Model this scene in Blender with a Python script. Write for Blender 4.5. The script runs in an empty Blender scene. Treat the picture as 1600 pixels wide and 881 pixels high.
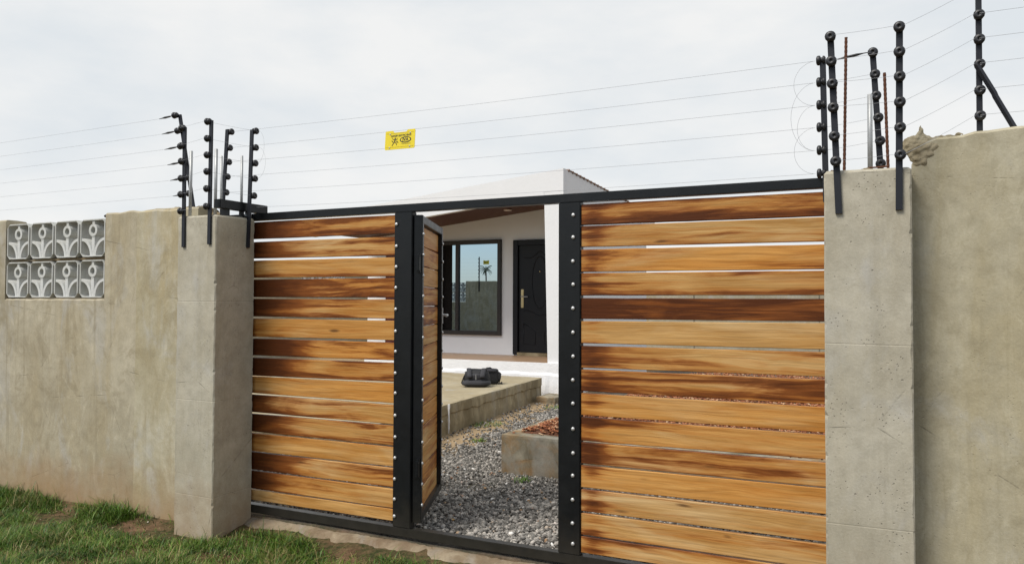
import bpy, bmesh, math, random
import numpy as np
from mathutils import Vector, Matrix, noise
random.seed(7)
rng = np.random.default_rng(11)
sc = bpy.context.scene
COL = sc.collection

# ------------------------------------------------------------------ camera
cam = bpy.data.cameras.new("camera")
cam.sensor_fit = 'HORIZONTAL'; cam.sensor_width = 36.0
cam.lens = 36.0 * 1232.657 / 1600.0
cam.clip_start = 0.05; cam.clip_end = 3000
co = bpy.data.objects.new("camera", cam); COL.objects.link(co)
yaw, pitch, roll = math.radians(26.635364), math.radians(1.4945609), math.radians(0.20428092)
fw = Vector((-math.sin(yaw)*math.cos(pitch), math.cos(yaw)*math.cos(pitch), math.sin(pitch)))
rt = Vector((math.cos(yaw), math.sin(yaw), 0)); up = rt.cross(fw)
r2 = math.cos(roll)*rt + math.sin(roll)*up; u2 = -math.sin(roll)*rt + math.cos(roll)*up
m = Matrix((r2, u2, -fw)).transposed().to_4x4(); m.translation = Vector((0, -4.2, 1.6))
co.matrix_world = m
sc.camera = co

# ------------------------------------------------------------------ sky, sun, exposure
SUN_EL, SUN_AZ = 53.0, 208.0          # azimuth clockwise from +Y
w = bpy.data.worlds.new("World"); sc.world = w; w.use_nodes = True
nt = w.node_tree; nt.nodes.clear()
o_ = nt.nodes.new('ShaderNodeOutputWorld'); bg = nt.nodes.new('ShaderNodeBackground'); bg.inputs['Strength'].default_value = 0.1
sky = nt.nodes.new('ShaderNodeTexSky'); sky.sky_type = 'NISHITA'; sky.sun_disc = False
sky.sun_elevation = math.radians(SUN_EL); sky.sun_rotation = math.radians(SUN_AZ)
tc = nt.nodes.new('ShaderNodeTexCoord')
mp = nt.nodes.new('ShaderNodeMapping'); mp.inputs['Scale'].default_value = (1, 1, 2.6)
n1 = nt.nodes.new('ShaderNodeTexNoise'); n1.inputs['Scale'].default_value = 3.0; n1.inputs['Detail'].default_value = 7; n1.inputs['Roughness'].default_value = .55
rp = nt.nodes.new('ShaderNodeValToRGB')
rp.color_ramp.elements[0].position = .36; rp.color_ramp.elements[0].color = (.775, .818, .850, 1)
rp.color_ramp.elements[1].position = .60; rp.color_ramp.elements[1].color = (.925, .927, .918, 1)
sclv = nt.nodes.new('ShaderNodeVectorMath'); sclv.operation = 'SCALE'; sclv.inputs['Scale'].default_value = 6.45
mx = nt.nodes.new('ShaderNodeMix'); mx.data_type = 'RGBA'; mx.inputs['Factor'].default_value = .93
cv = nt.nodes.new('ShaderNodeSeparateXYZ'); cr_ = nt.nodes.new('ShaderNodeMapRange')
cr_.inputs['From Min'].default_value = -.75; cr_.inputs['From Max'].default_value = .15; cr_.inputs['To Min'].default_value = .42; cr_.inputs['To Max'].default_value = .965; cr_.interpolation_type = 'SMOOTHSTEP'
nt.links.new(tc.outputs['Generated'], cv.inputs[0]); nt.links.new(cv.outputs[1], cr_.inputs['Value']); nt.links.new(cr_.outputs[0], mx.inputs['Factor'])
L = nt.links.new
L(tc.outputs['Generated'], mp.inputs['Vector']); L(mp.outputs['Vector'], n1.inputs['Vector']); L(n1.outputs['Fac'], rp.inputs['Fac'])
L(rp.outputs['Color'], sclv.inputs[0]); L(sky.outputs['Color'], mx.inputs['A']); L(sclv.outputs['Vector'], mx.inputs['B'])
L(mx.outputs['Result'], bg.inputs['Color']); L(bg.outputs['Background'], o_.inputs['Surface'])
sl = bpy.data.lights.new("sun", 'SUN'); sl.energy = 2.2; sl.angle = math.radians(24); sl.color = (1, .95, .87)
so = bpy.data.objects.new("sun", sl); COL.objects.link(so)
sd = Vector((math.sin(math.radians(SUN_AZ))*math.cos(math.radians(SUN_EL)), math.cos(math.radians(SUN_AZ))*math.cos(math.radians(SUN_EL)), math.sin(math.radians(SUN_EL))))
so.rotation_euler = sd.to_track_quat('Z', 'Y').to_euler()
sc.view_settings.view_transform = 'Standard'; sc.view_settings.look = 'None'
sc.view_settings.exposure = 0.6; sc.view_settings.gamma = 1.0
try:
    sc.cycles.max_bounces = 6; sc.cycles.use_denoising = True
except Exception: pass

# ------------------------------------------------------------------ material helpers
class NT:
    def __init__(s, name):
        s.m = bpy.data.materials.new(name); s.m.use_nodes = True; s.t = s.m.node_tree; s.t.nodes.clear()
        s.out = s.n('ShaderNodeOutputMaterial'); s.b = s.n('ShaderNodeBsdfPrincipled'); s.l(s.b.outputs[0], s.out.inputs['Surface'])
        s.tc = s.n('ShaderNodeTexCoord')
    def n(s, k): return s.t.nodes.new(k)
    def l(s, a, b): s.t.links.new(a, b)
    def set(s, **k):
        for a, v in k.items(): s.b.inputs[a.replace('_', ' ')].default_value = v
    def mapv(s, scale=(1, 1, 1), src=None, loc=None):
        q = s.n('ShaderNodeMapping'); q.inputs['Scale'].default_value = scale
        s.l(src or s.tc.outputs['Object'], q.inputs['Vector'])
        if loc: q.inputs['Location'].default_value = loc
        return q.outputs['Vector']
    def noise(s, scale, detail=4, rough=.55, vec=None, dist=0):
        q = s.n('ShaderNodeTexNoise'); q.inputs['Scale'].default_value = scale; q.inputs['Detail'].default_value = detail
        q.inputs['Roughness'].default_value = rough; q.inputs['Distortion'].default_value = dist
        s.l(vec or s.tc.outputs['Object'], q.inputs['Vector']); return q.outputs['Fac']
    def vor(s, scale, vec=None, feature='F1'):
        q = s.n('ShaderNodeTexVoronoi'); q.feature = feature; q.inputs['Scale'].default_value = scale
        s.l(vec or s.tc.outputs['Object'], q.inputs['Vector']); return q.outputs['Distance']
    def ramp(s, f, stops, interp='LINEAR'):
        q = s.n('ShaderNodeValToRGB'); e = q.color_ramp.elements; q.color_ramp.interpolation = interp
        while len(e) < len(stops): e.new(.5)
        for i, (p, c) in enumerate(stops):
            e[i].position = p; e[i].color = (c, c, c, 1) if not hasattr(c, '__len__') else (*c, 1)
        s.l(f, q.inputs['Fac']); return q.outputs['Color']
    def mix(s, f, a, b, mode='MIX'):
        q = s.n('ShaderNodeMix'); q.data_type = 'RGBA'; q.blend_type = mode
        for v, k in ((f, 'Factor'), (a, 'A'), (b, 'B')):
            if hasattr(v, 'is_linked'): s.l(v, q.inputs[k])
            elif hasattr(v, '__len__'): q.inputs[k].default_value = (*v, 1)
            else: q.inputs[k].default_value = v
        return q.outputs['Result']
    def math(s, op, a, b=0.0, c=None):
        q = s.n('ShaderNodeMath'); q.operation = op
        for i, v in enumerate((a, b, c)):
            if v is None: continue
            if hasattr(v, 'is_linked'): s.l(v, q.inputs[i])
            else: q.inputs[i].default_value = v
        return q.outputs[0]
    def attr(s, name, typ='GEOMETRY'):
        q = s.n('ShaderNodeAttribute'); q.attribute_name = name; q.attribute_type = typ; return q
    def sep(s, v):
        q = s.n('ShaderNodeSeparateXYZ'); s.l(v, q.inputs[0]); return q.outputs
    def base(s, c):
        if hasattr(c, 'is_linked'): s.l(c, s.b.inputs['Base Color'])
        else: s.b.inputs['Base Color'].default_value = (*c, 1)
    def bump(s, h, dist=.01, strength=1.0):
        q = s.n('ShaderNodeBump'); q.inputs['Distance'].default_value = dist; q.inputs['Strength'].default_value = strength
        s.l(h, q.inputs['Height']); s.l(q.outputs['Normal'], s.b.inputs['Normal'])

def mat_plain(name, c, rough=.5, metal=0.0, var=.12, scale=9, bump=.0, spec=.5):
    t = NT(name); t.set(Roughness=rough, Metallic=metal, Specular_IOR_Level=spec)
    f = t.noise(scale, 5)
    a = tuple(min(1, x*(1-var)) for x in c); b = tuple(min(1, x*(1+var)) for x in c)
    t.base(t.mix(f, a, b))
    if bump: t.bump(t.noise(scale*8, 4), bump)
    return t.m

def mat_concrete(name, light, dark, stain, pits=1.0, streak=.5, dirt=0.0, blot=1.3, stretch=(3.2, 3.2, .42), trowel=0.0):
    t = NT(name); t.set(Roughness=.92, Specular_IOR_Level=.25)
    big = t.noise(blot, 6, .6, dist=.6)
    c = t.mix(t.ramp(big, [(.39, 0.), (.60, 1.)]), dark, light)
    st = t.noise(1.0, 6, .65, t.mapv(stretch), .8)
    c = t.mix(t.math('MULTIPLY', t.ramp(st, [(.45, 0.), (.63, 1.)]), streak), c, stain)
    pale = t.noise(2.1, 5, .6, t.mapv((1.5, 1.5, .8), loc=(7, 3, 1)), .9)
    c = t.mix(t.ramp(pale, [(.53, 0.), (.66, .75)]), c, tuple(.98*(.55*x + .45*sum(light)/3) for x in light))
    if trowel:
        sc1 = t.noise(3.6, 7, .68, t.mapv((1, 1, .8), loc=(2, 9, 4)), 1.6)
        c = t.mix(t.math('MULTIPLY', t.ramp(sc1, [(.50, 0.), (.63, 1.)]), .55*trowel), c, tuple(.72*x for x in stain))
        sc2 = t.noise(5.5, 6, .7, t.mapv((1, 1, .5), loc=(11, 2, 6)), 2.2)
        c = t.mix(t.math('MULTIPLY', t.ramp(sc2, [(.55, 0.), (.70, 1.)]), .6*trowel), c, tuple(min(.62, 1.16*x) for x in light))
        rn = t.noise(1, 5, .6, t.mapv((15, 15, .55)), .4)
        c = t.mix(t.math('MULTIPLY', t.ramp(rn, [(.57, 0.), (.68, 1.)]), .40*trowel), c, tuple(.66*x for x in stain))
    mid = t.noise(11, 6, .62)
    c = t.mix(t.ramp(mid, [(.3, .35), (.6, 0.)]), c, tuple(x*.62 for x in dark))
    cr = t.vor(1.1, t.mapv((1, 1, 1.5), loc=(3.3, 1.7, .4)), 'DISTANCE_TO_EDGE')
    wob = t.noise(5, 5, .7)
    crk = t.math('MULTIPLY', t.ramp(cr, [(0.0, 1.), (.006, 0.)]), t.ramp(wob, [(.5, 0.), (.62, .55)]))
    c = t.mix(crk, c, tuple(x*.35 for x in dark))
    fine = t.noise(90, 4, .7)
    c = t.mix(.30, c, t.ramp(fine, [(.3, .12), (.7, .5)]), 'SOFT_LIGHT')
    v = t.vor(27, t.mapv((1, 1, 1.3)))
    keep = t.noise(4.1, 5, .7, t.mapv((1, 1, 1), loc=(5, 5, 5)))
    pit = t.math('MULTIPLY', t.ramp(v, [(.08, 1.), (.14, 0.)]), t.ramp(keep, [(.53, 0.), (.62, 1.)]))
    v2 = t.vor(60); pit2 = t.math('MULTIPLY', t.ramp(v2, [(.12, .8), (.2, 0.)]), t.ramp(t.noise(9, 2), [(.54, 0.), (.6, 1.)]))
    pit = t.math('MULTIPLY', t.math('MAXIMUM', pit, pit2), pits)
    c = t.mix(t.math('MULTIPLY', pit, .75), c, tuple(x*.25 for x in dark))
    if dirt:
        z = t.sep(t.tc.outputs['Object'])[2]
        lim = t.math('ADD', z, t.math('MULTIPLY', t.math('SUBTRACT', t.noise(2.6, 6, .65), .5), .75))
        c = t.mix(t.ramp(lim, [(.02, dirt), (.42, 0.)]), c, (.30, .185, .09))
    t.base(c)
    h = t.math('ADD', t.math('MULTIPLY', mid, .5), t.math('MULTIPLY', fine, .22))
    h = t.math('SUBTRACT', h, t.math('MULTIPLY', pit, .9)); h = t.math('SUBTRACT', h, t.math('MULTIPLY', crk, .5))
    t.bump(h, .006, .8)
    return t.m

def mat_wood():
    t = NT("varnished_wood"); t.set(Specular_IOR_Level=.15)
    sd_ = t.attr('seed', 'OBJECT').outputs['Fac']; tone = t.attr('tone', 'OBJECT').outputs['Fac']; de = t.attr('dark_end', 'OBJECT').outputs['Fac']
    q = t.n('ShaderNodeCombineXYZ'); t.l(sd_, q.inputs[0]); t.l(t.math('MULTIPLY', sd_, 1.7), q.inputs[1]); t.l(t.math('MULTIPLY', sd_, .63), q.inputs[2])
    ad = t.n('ShaderNodeVectorMath'); ad.operation = 'ADD'; t.l(t.tc.outputs['Object'], ad.inputs[0]); t.l(q.outputs[0], ad.inputs[1])
    V = ad.outputs[0]
    warp = t.noise(1.6, 3, .5, t.mapv((1, 1, 3), V))
    wv = t.n('ShaderNodeVectorMath'); wv.operation = 'SCALE'; t.l(V, wv.inputs[0]); wv.inputs['Scale'].default_value = 1
    cw = t.n('ShaderNodeCombineXYZ'); t.l(t.math('MULTIPLY', warp, .055), cw.inputs[2])
    a2 = t.n('ShaderNodeVectorMath'); a2.operation = 'ADD'; t.l(V, a2.inputs[0]); t.l(cw.outputs[0], a2.inputs[1]); VW = a2.outputs[0]
    grain = t.noise(1, 6, .65, t.mapv((2.6, 40, 130), VW), .3)
    band = t.noise(1, 5, .6, t.mapv((1.1, 10, 24), VW), 1.2)
    honey = t.mix(t.ramp(band, [(.34, 0.), (.66, 1.)]), (.36, .192, .056), (.52, .325, .128))
    pale = t.noise(1, 4, .6, t.mapv((.9, 3, 5), V), .8)
    honey = t.mix(t.ramp(pale, [(.5, 0.), (.68, .7)]), honey, (.60, .43, .22))
    wm = t.attr('warm', 'OBJECT').outputs['Fac']
    honey = t.mix(t.math('MULTIPLY', wm, t.ramp(pale, [(.35, 1.), (.65, .45)])), honey, t.mix(t.ramp(band, [(.34, 0.), (.66, 1.)]), (.42, .165, .026), (.60, .285, .068)))
    gd = t.ramp(grain, [(.3, .74), (.55, 1.06)])
    honey = t.mix(1.0, honey, gd, 'MULTIPLY')
    st = t.noise(1, 7, .62, t.mapv((.85, 5, 19), VW), .6)
    pl = t.noise(1, 4, .6, t.mapv((1.6, 4, 7.5), V), .7)
    s = t.math('ADD', t.math('MULTIPLY', st, .70), t.math('MULTIPLY', pl, .30))
    ox = t.sep(t.tc.outputs['Object'])[0]
    endm = t.ramp(t.math('ADD', ox, t.math('MULTIPLY', t.math('SUBTRACT', pl, .5), .7)), [(-.0, 1.), (.02, 1.)])
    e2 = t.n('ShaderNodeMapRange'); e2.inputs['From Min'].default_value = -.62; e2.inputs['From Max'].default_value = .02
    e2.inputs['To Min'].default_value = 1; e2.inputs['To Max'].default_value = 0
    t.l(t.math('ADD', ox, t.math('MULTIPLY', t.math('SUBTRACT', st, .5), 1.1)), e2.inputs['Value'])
    s = t.math('ADD', s, t.math('MULTIPLY', t.math('SUBTRACT', tone, .53), .36))
    s = t.math('ADD', s, t.math('MULTIPLY', t.math('MULTIPLY', e2.outputs[0], de), .26))  # darker left ends; on the left boards this paints in the pillar's shadow
    es = t.attr('end_spot', 'OBJECT').outputs['Fac']
    gx_ = t.math('DIVIDE', t.math('SUBTRACT', ox, es), .075); gx_ = t.math('POWER', 2.718, t.math('MULTIPLY', t.math('MULTIPLY', gx_, gx_), -1.0))
    s = t.math('ADD', s, t.math('MULTIPLY', gx_, t.math('MULTIPLY', pl, .17)))
    oz = t.sep(t.tc.outputs['Object'])[2]
    s = t.math('ADD', s, t.math('MULTIPLY', t.math('POWER', t.math('DIVIDE', t.math('ABSOLUTE', oz), .066), 2.0), .055))
    k0 = t.ramp(s, [(.43, 0.), (.51, 1.)]); k1 = t.ramp(s, [(.500, 0.), (.567, 1.)]); k2 = t.ramp(s, [(.553, 0.), (.655, 1.)])
    c = t.mix(t.math('MULTIPLY', k0, .55), honey, t.mix(1.0, (.40, .145, .024), gd, 'MULTIPLY'))
    c = t.mix(t.math('MULTIPLY', k1, .85), c, t.mix(1.0, (.185, .047, .008), gd, 'MULTIPLY'))
    c = t.mix(t.math('MULTIPLY', k2, .85), c, t.mix(1.0, (.055, .0145, .0045), gd, 'MULTIPLY'))
    kn = t.vor(1, t.mapv((2.3, 9, 11), VW)); knot = t.math('MULTIPLY', t.ramp(kn, [(.05, .8), (.13, 0.)]), t.ramp(t.noise(1.3, 2, .5, V), [(.56, 0.), (.6, 1.)]))
    c = t.mix(knot, c, (.07, .03, .012))
    gl = t.ramp(t.noise(1, 3, .6, t.mapv((3, 30, 130), VW)), [(.28, .5), (.36, 0.)])
    c = t.mix(t.math('MULTIPLY', gl, .5), c, (.07, .025, .008))
    t.base(c)
    t.l(t.ramp(grain, [(.3, .55), (.7, .42)]), t.b.inputs['Roughness'])
    t.bump(t.math('ADD', grain, t.math('MULTIPLY', gl, -.6)), .0022, .6)
    return t.m

M = {}
M['wood'] = mat_wood()
M['wall'] = mat_concrete("render_left_wall", (.48, .43, .32), (.37, .325, .23), (.38, .315, .195), pits=.2, streak=.6, dirt=.75, blot=1.0, trowel=1.0)
M['wallr'] = mat_concrete("render_right_wall", (.49, .45, .335), (.41, .365, .255), (.40, .34, .205), pits=.25, streak=.6, dirt=.5, blot=1.2, trowel=.75)
M['pillar'] = mat_concrete("cast_concrete", (.50, .465, .375), (.41, .375, .29), (.42, .37, .265), pits=.7, streak=.35, dirt=.55, blot=2.2, trowel=.45)
M['slab'] = mat_concrete("slab_concrete", (.40, .335, .215), (.27, .215, .125), (.17, .13, .07), pits=.6, streak=.75, blot=2.4, stretch=(3, 3, 1.3))
M['slab_top_lit'] = mat_concrete("lit_slab_concrete", (.44, .385, .27), (.37, .31, .20), (.31, .25, .15), pits=.2, streak=.4, blot=1.2, stretch=(1, 1, 1))  # paler copy of the slab concrete, light from above put into its colour
M['footing'] = mat_concrete("footing_concrete", (.36, .335, .26), (.17, .15, .105), (.31, .185, .075), pits=.8, streak=.95, blot=4.2, stretch=(2.6, 2.6, 3.2))
M['mortarg'] = mat_concrete("grey_mortar", (.42, .37, .26), (.28, .235, .155), (.25, .19, .10), pits=1, blot=7)
M['block'] = mat_concrete("breeze_concrete", (.64, .645, .615), (.54, .54, .50), (.50, .45, .34), pits=.2, streak=.3, blot=6)
M['mortar'] = mat_concrete("mortar", (.30, .24, .15), (.20, .15, .085), (.17, .11, .05), pits=1, blot=9)
M['black'] = mat_plain("black_paint", (.0045, .0055, .0065), .34, 0, .25, 5, .0006, .3)
M['postm'] = mat_plain("grey_black_plastic", (.012, .0135, .019), .5, 0, .2, 12, 0, .35)
M['ins'] = mat_plain("insulator_plastic", (.012, .012, .014), .42, 0, .2, 12)
M['bolt'] = mat_plain("zinc_bolt", (.55, .55, .54), .5, .7, .25, 60)
M['steel'] = mat_plain("galvanised_pipe", (.42, .43, .43), .5, .45, .25, 14)
M['rust'] = mat_plain("rusty_bar", (.11, .040, .018), .85, .1, .45, 40, .003)
M['wire'] = mat_plain("fence_wire", (.36, .37, .39), .6, 0, .1, 3)
M['white'] = mat_plain("white_wall_paint", (.745, .745, .745), .75, 0, .04, 3, .002)
M['plinth'] = mat_plain("rough_white_plaster", (.78, .78, .78), .85, 0, .04, 5, .007)
M['wframe'] = mat_plain("brown_aluminium", (.040, .035, .032), .42, .2, .1, 8, 0, .35)
def mat_black():
    t = NT("black_gate_paint"); t.set(Specular_IOR_Level=.32)
    d = t.ramp(t.noise(7, 7, .7), [(.50, 0.), (.72, .55)]); z = t.sep(t.tc.outputs['Object'])[2]
    lo = t.ramp(t.math('ADD', z, t.math('MULTIPLY', t.math('SUBTRACT', t.noise(12, 5, .7), .5), .35)), [(.12, .8), (.40, 0.)])
    sc_ = t.ramp(t.noise(1, 5, .75, t.mapv((60, 60, 7))), [(.64, 0.), (.70, .5)])
    c = t.mix(d, (.0042, .0052, .0062), (.011, .0115, .0115)); c = t.mix(lo, c, (.030, .026, .020)); c = t.mix(t.math('MULTIPLY', sc_, .5), c, (.035, .035, .034))
    t.base(c); t.l(t.ramp(t.noise(9, 6, .7), [(.3, .28), (.7, .46)]), t.b.inputs['Roughness']); t.bump(t.noise(14, 6, .6), .0012, .8)
    return t.m
M['black'] = mat_black()
M['door'] = mat_plain("dark_door_paint", (.0065, .007, .009), .45, 0, .15, 6, .0006, .3)
M['brass'] = mat_plain("brass_plate", (.62, .50, .28), .3, .9, .1, 20)
M['maroon'] = mat_plain("maroon_paint", (.085, .014, .012), .5, 0, .2, 5)
M['soffit'] = mat_plain("brown_soffit", (.082, .026, .012), .5, 0, .25, 3, 0, .3)
M['tile'] = mat_plain("roof_tile", (.20, .12, .08), .8, 0, .3, 9)
M['porch'] = mat_plain("porch_tiles", (.33, .215, .13), .45, 0, .15, 5)
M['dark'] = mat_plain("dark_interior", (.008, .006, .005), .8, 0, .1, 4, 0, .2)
M['bag'] = mat_plain("black_nylon", (.006, .006, .008), .62, 0, .3, 30, .004)
M['bag2'] = mat_plain("charcoal_nylon", (.026, .026, .031), .7, 0, .25, 40, .003)
M['yellow'] = mat_plain("yellow_sign", (.76, .60, .012), .45, 0, .06, 10)
M['ink'] = mat_plain("black_ink", (.035, .03, .01), .5)
M['lampglass'] = mat_plain("lamp_cover", (.6, .5, .42), .4)
M['bark'] = mat_plain("palm_trunk", (.16, .13, .10), .9, 0, .3, 4)
M['palm'] = mat_plain("palm_leaf", (.055, .085, .030), .6, 0, .3, 2)

def mat_glass():
    t = NT("sky_tinted_glass"); t.t.nodes.remove(t.b)
    g = t.n('ShaderNodeBsdfGlossy'); g.inputs['Roughness'].default_value = .004
    t.l(t.mix(t.noise(3, 2), (.39, .51, .62), (.41, .53, .64)), g.inputs['Color'])  # blue of the reflected sky is partly put into the glass colour
    d = t.n('ShaderNodeBsdfDiffuse'); d.inputs['Color'].default_value = (.01, .012, .014, 1)
    x = t.n('ShaderNodeMixShader'); x.inputs[0].default_value = .93
    t.l(d.outputs[0], x.inputs[1]); t.l(g.outputs[0], x.inputs[2]); t.l(x.outputs[0], t.out.inputs['Surface'])
    return t.m
M['glass'] = mat_glass()

def mat_attr(name, stops, rough=.85, var=.2, scale=30, spec=.3, trans=0):
    t = NT(name); t.set(Roughness=rough, Specular_IOR_Level=spec)
    a = t.attr('tone').outputs['Fac']
    c = t.ramp(a, stops)
    c = t.mix(1.0, c, t.ramp(t.noise(scale, 4, .6), [(.3, 1-var), (.7, 1+var)]), 'MULTIPLY')
    t.base(c)
    return t.m
M['stones'] = mat_attr("crushed_stone", [(0, (.062, .057, .050)), (.3, (.155, .146, .130)), (.55, (.30, .28, .25)), (.80, (.48, .44, .385)), (.87, (.34, .23, .13)), (.93, (.30, .16, .09)), (1, (.72, .70, .66))])
M['crumbs'] = mat_attr("soil_crumbs", [(0, (.10, .06, .03)), (.5, (.24, .17, .10)), (.9, (.40, .34, .26)), (1, (.6, .57, .5))])
M['mulch'] = mat_attr("wood_chips", [(0, (.12, .035, .015)), (.5, (.30, .105, .045)), (.85, (.42, .20, .10)), (1, (.55, .38, .24))])
M['chipbed'] = mat_plain('chip_soil', (.22, .085, .04), .95, 0, .6, 60, .02)
M['grass'] = mat_attr("grass_blades", [(0, (.017, .046, .005)), (.35, (.050, .118, .009)), (.75, (.125, .21, .022)), (.88, (.20, .19, .055)), (1, (.36, .26, .13))], .5, .15, 8, .35)

def mat_ground():
    t = NT("soil"); t.set(Roughness=.95, Specular_IOR_Level=.15)
    P = t.tc.outputs['Object']
    big = t.noise(.9, 6, .6); mid = t.noise(7, 6, .65); fine = t.noise(60, 5, .7)
    soil = t.mix(t.ramp(mid, [(.35, 0.), (.65, 1.)]), (.10, .058, .032), (.22, .135, .078))
    green = t.mix(t.ramp(t.noise(22, 4), [(.4, 0.), (.6, 1.)]), (.045, .050, .018), (.12, .085, .042))
    out = t.mix(t.ramp(t.noise(2.2, 5, .6), [(.50, 0.), (.62, 1.)]), green, soil)
    yard = t.mix(t.ramp(mid, [(.35, 0.), (.65, 1.)]), (.075, .066, .055), (.17, .145, .115))
    sand = t.mix(t.ramp(fine, [(.35, 0.), (.65, 1.)]), (.30, .215, .12), (.42, .31, .19))
    # bare sandy soil along the slab's foot
    s = t.sep(P)
    dx = t.math('ADD', s[0], t.math('MULTIPLY', s[1], .10))
    lim = t.math('ADD', dx, t.math('MULTIPLY', t.math('SUBTRACT', t.noise(2.4, 6, .7), .5), 1.3))
    yard = t.mix(t.ramp(lim, [(-4.15/1, 1.), (-3.95, 0.)]) if False else t.attr('sand').outputs['Fac'], yard, sand)
    isy = t.n('ShaderNodeMapRange'); isy.inputs['From Min'].default_value = -.02; isy.inputs['From Max'].default_value = .02
    t.l(s[1], isy.inputs['Value'])
    c = t.mix(isy.outputs[0], out, yard)
    c = t.mix(.5, c, t.ramp(fine, [(.25, .1), (.75, .75)]), 'OVERLAY')
    t.base(c); t.bump(t.math('ADD', mid, t.math('MULTIPLY', fine, .4)), .03, .9)
    return t.m
M['ground'] = mat_ground()
M['leaf'] = mat_plain('dry_leaf', (.42, .24, .05), .7, 0, .3, 40)

# ------------------------------------------------------------------ mesh helpers
class MB:
    def __init__(s): s.v = []; s.f = []
    def add(s, vs, fs):
        o = len(s.v); s.v += [tuple(p) for p in vs]; s.f += [tuple(i+o for i in q) for q in fs]; return s
    def box(s, x0, x1, y0, y1, z0, z1):
        return s.add([(x0,y0,z0),(x1,y0,z0),(x1,y1,z0),(x0,y1,z0),(x0,y0,z1),(x1,y0,z1),(x1,y1,z1),(x0,y1,z1)],
                     [(0,3,2,1),(4,5,6,7),(0,1,5,4),(1,2,6,5),(2,3,7,6),(3,0,4,7)])
    def bbox(s, x0, x1, y0, y1, z0, z1, b=.004):
        """box with bevelled long edges (all twelve)"""
        bm = bmesh.new(); bmesh.ops.create_cube(bm, size=1)
        for v in bm.verts: v.co = Vector((x0+(v.co.x+.5)*(x1-x0), y0+(v.co.y+.5)*(y1-y0), z0+(v.co.z+.5)*(z1-z0)))
        bmesh.ops.bevel(bm, geom=bm.edges[:], offset=b, segments=2, affect='EDGES')
        return s.bm(bm)
    def bm(s, bm, mtx=None):
        bm.verts.ensure_lookup_table()
        for i, v in enumerate(bm.verts): v.index = i
        vs = [(mtx @ v.co if mtx else v.co) for v in bm.verts]
        s.add([tuple(v) for v in vs], [tuple(v.index for v in f.verts) for f in bm.faces]); bm.free(); return s
    def tube(s, pts, r, n=6, caps=True, radii=None):
        pts = [Vector(p) for p in pts]; rings = []; prev = None
        for i, p in enumerate(pts):
            d = (pts[min(i+1, len(pts)-1)] - pts[max(i-1, 0)]).normalized()
            if prev is None:
                a = Vector((0,0,1)) if abs(d.z) < .9 else Vector((1,0,0)); u = d.cross(a).normalized()
            else: u = (prev - d*prev.dot(d)).normalized()
            prev = u; vv = d.cross(u); rr = radii[i] if radii else r
            rings.append([p + rr*(math.cos(t)*u + math.sin(t)*vv) for t in [2*math.pi*k/n for k in range(n)]])
        vs = [q for R_ in rings for q in R_]; fs = []
        for i in range(len(rings)-1):
            for k in range(n): fs.append((i*n+k, i*n+(k+1)%n, (i+1)*n+(k+1)%n, (i+1)*n+k))
        if caps: fs.append(tuple(range(n-1, -1, -1))); fs.append(tuple((len(rings)-1)*n+k for k in range(n)))
        return s.add(vs, fs)
    def prism(s, poly, y0, y1):
        """poly of (x,z), counter-clockwise seen from -Y"""
        n = len(poly)
        vs = [(x, y0, z) for x, z in poly] + [(x, y1, z) for x, z in poly]
        fs = [tuple(range(n)), tuple(range(2*n-1, n-1, -1))]
        for i in range(n): j = (i+1) % n; fs.append((i, i+n, j+n, j))
        return s.add(vs, fs)
    def ringp(s, outer, inner, y0, y1):
        n = len(outer)
        vs = [(x,y0,z) for x,z in outer]+[(x,y0,z) for x,z in inner]+[(x,y1,z) for x,z in outer]+[(x,y1,z) for x,z in inner]
        fs = []
        for i in range(n):
            j = (i+1) % n
            fs += [(i,j,n+j,n+i), (2*n+i,3*n+i,3*n+j,2*n+j), (i,2*n+i,2*n+j,j), (n+i,n+j,3*n+j,3*n+i)]
        return s.add(vs, fs)
    def mesh(s, name, mat, smooth=False):
        me = bpy.data.meshes.new(name); me.from_pydata(s.v, [], s.f)
        bm = bmesh.new(); bm.from_mesh(me); bmesh.ops.recalc_face_normals(bm, faces=bm.faces[:]); bm.to_mesh(me); bm.free()
        me.materials.append(M[mat] if isinstance(mat, str) else mat)
        if smooth:
            for p in me.polygons: p.use_smooth = True
        return me
    def obj(s, name, mat, parent=None, smooth=False, loc=None):
        return link(name, s.mesh(name, mat, smooth), parent, loc)

def link(name, me, parent=None, loc=None, rot=None):
    o = bpy.data.objects.new(name, me); COL.objects.link(o)
    if parent: o.parent = parent
    if loc: o.location = loc
    if rot: o.rotation_euler = rot
    return o
def tag(o, label, cat, group=None, kind=None):
    o['label'] = label; o['category'] = cat
    if group: o['group'] = group
    if kind: o['kind'] = kind
    return o
def empty(name, loc, label, cat, group=None, rz=0):
    o = bpy.data.objects.new(name, None); COL.objects.link(o); o.empty_display_size = .1
    o.location = loc; o.rotation_euler = (0, 0, rz); return tag(o, label, cat, group)
def struct(o, label=None):
    o['kind'] = 'structure'
    if label: o['label'] = label
    return o
def lathe(profile, n=14, axis='Y'):
    """profile of (radius, h) along the axis"""
    mb = MB(); vs = []; fs = []
    for r, h in profile:
        for k in range(n):
            a = 2*math.pi*k/n
            vs.append((r*math.cos(a), h, r*math.sin(a)) if axis == 'Y' else (r*math.cos(a), r*math.sin(a), h))
    for i in range(len(profile)-1):
        for k in range(n): fs.append((i*n+k, i*n+(k+1)%n, (i+1)*n+(k+1)%n, (i+1)*n+k))
    fs.append(tuple(range(n))); fs.append(tuple((len(profile)-1)*n+k for k in range(n)))
    return mb.add(vs, fs)
def nz(x, y=0., z=0.): return noise.noise(Vector((x, y, z)))
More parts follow.
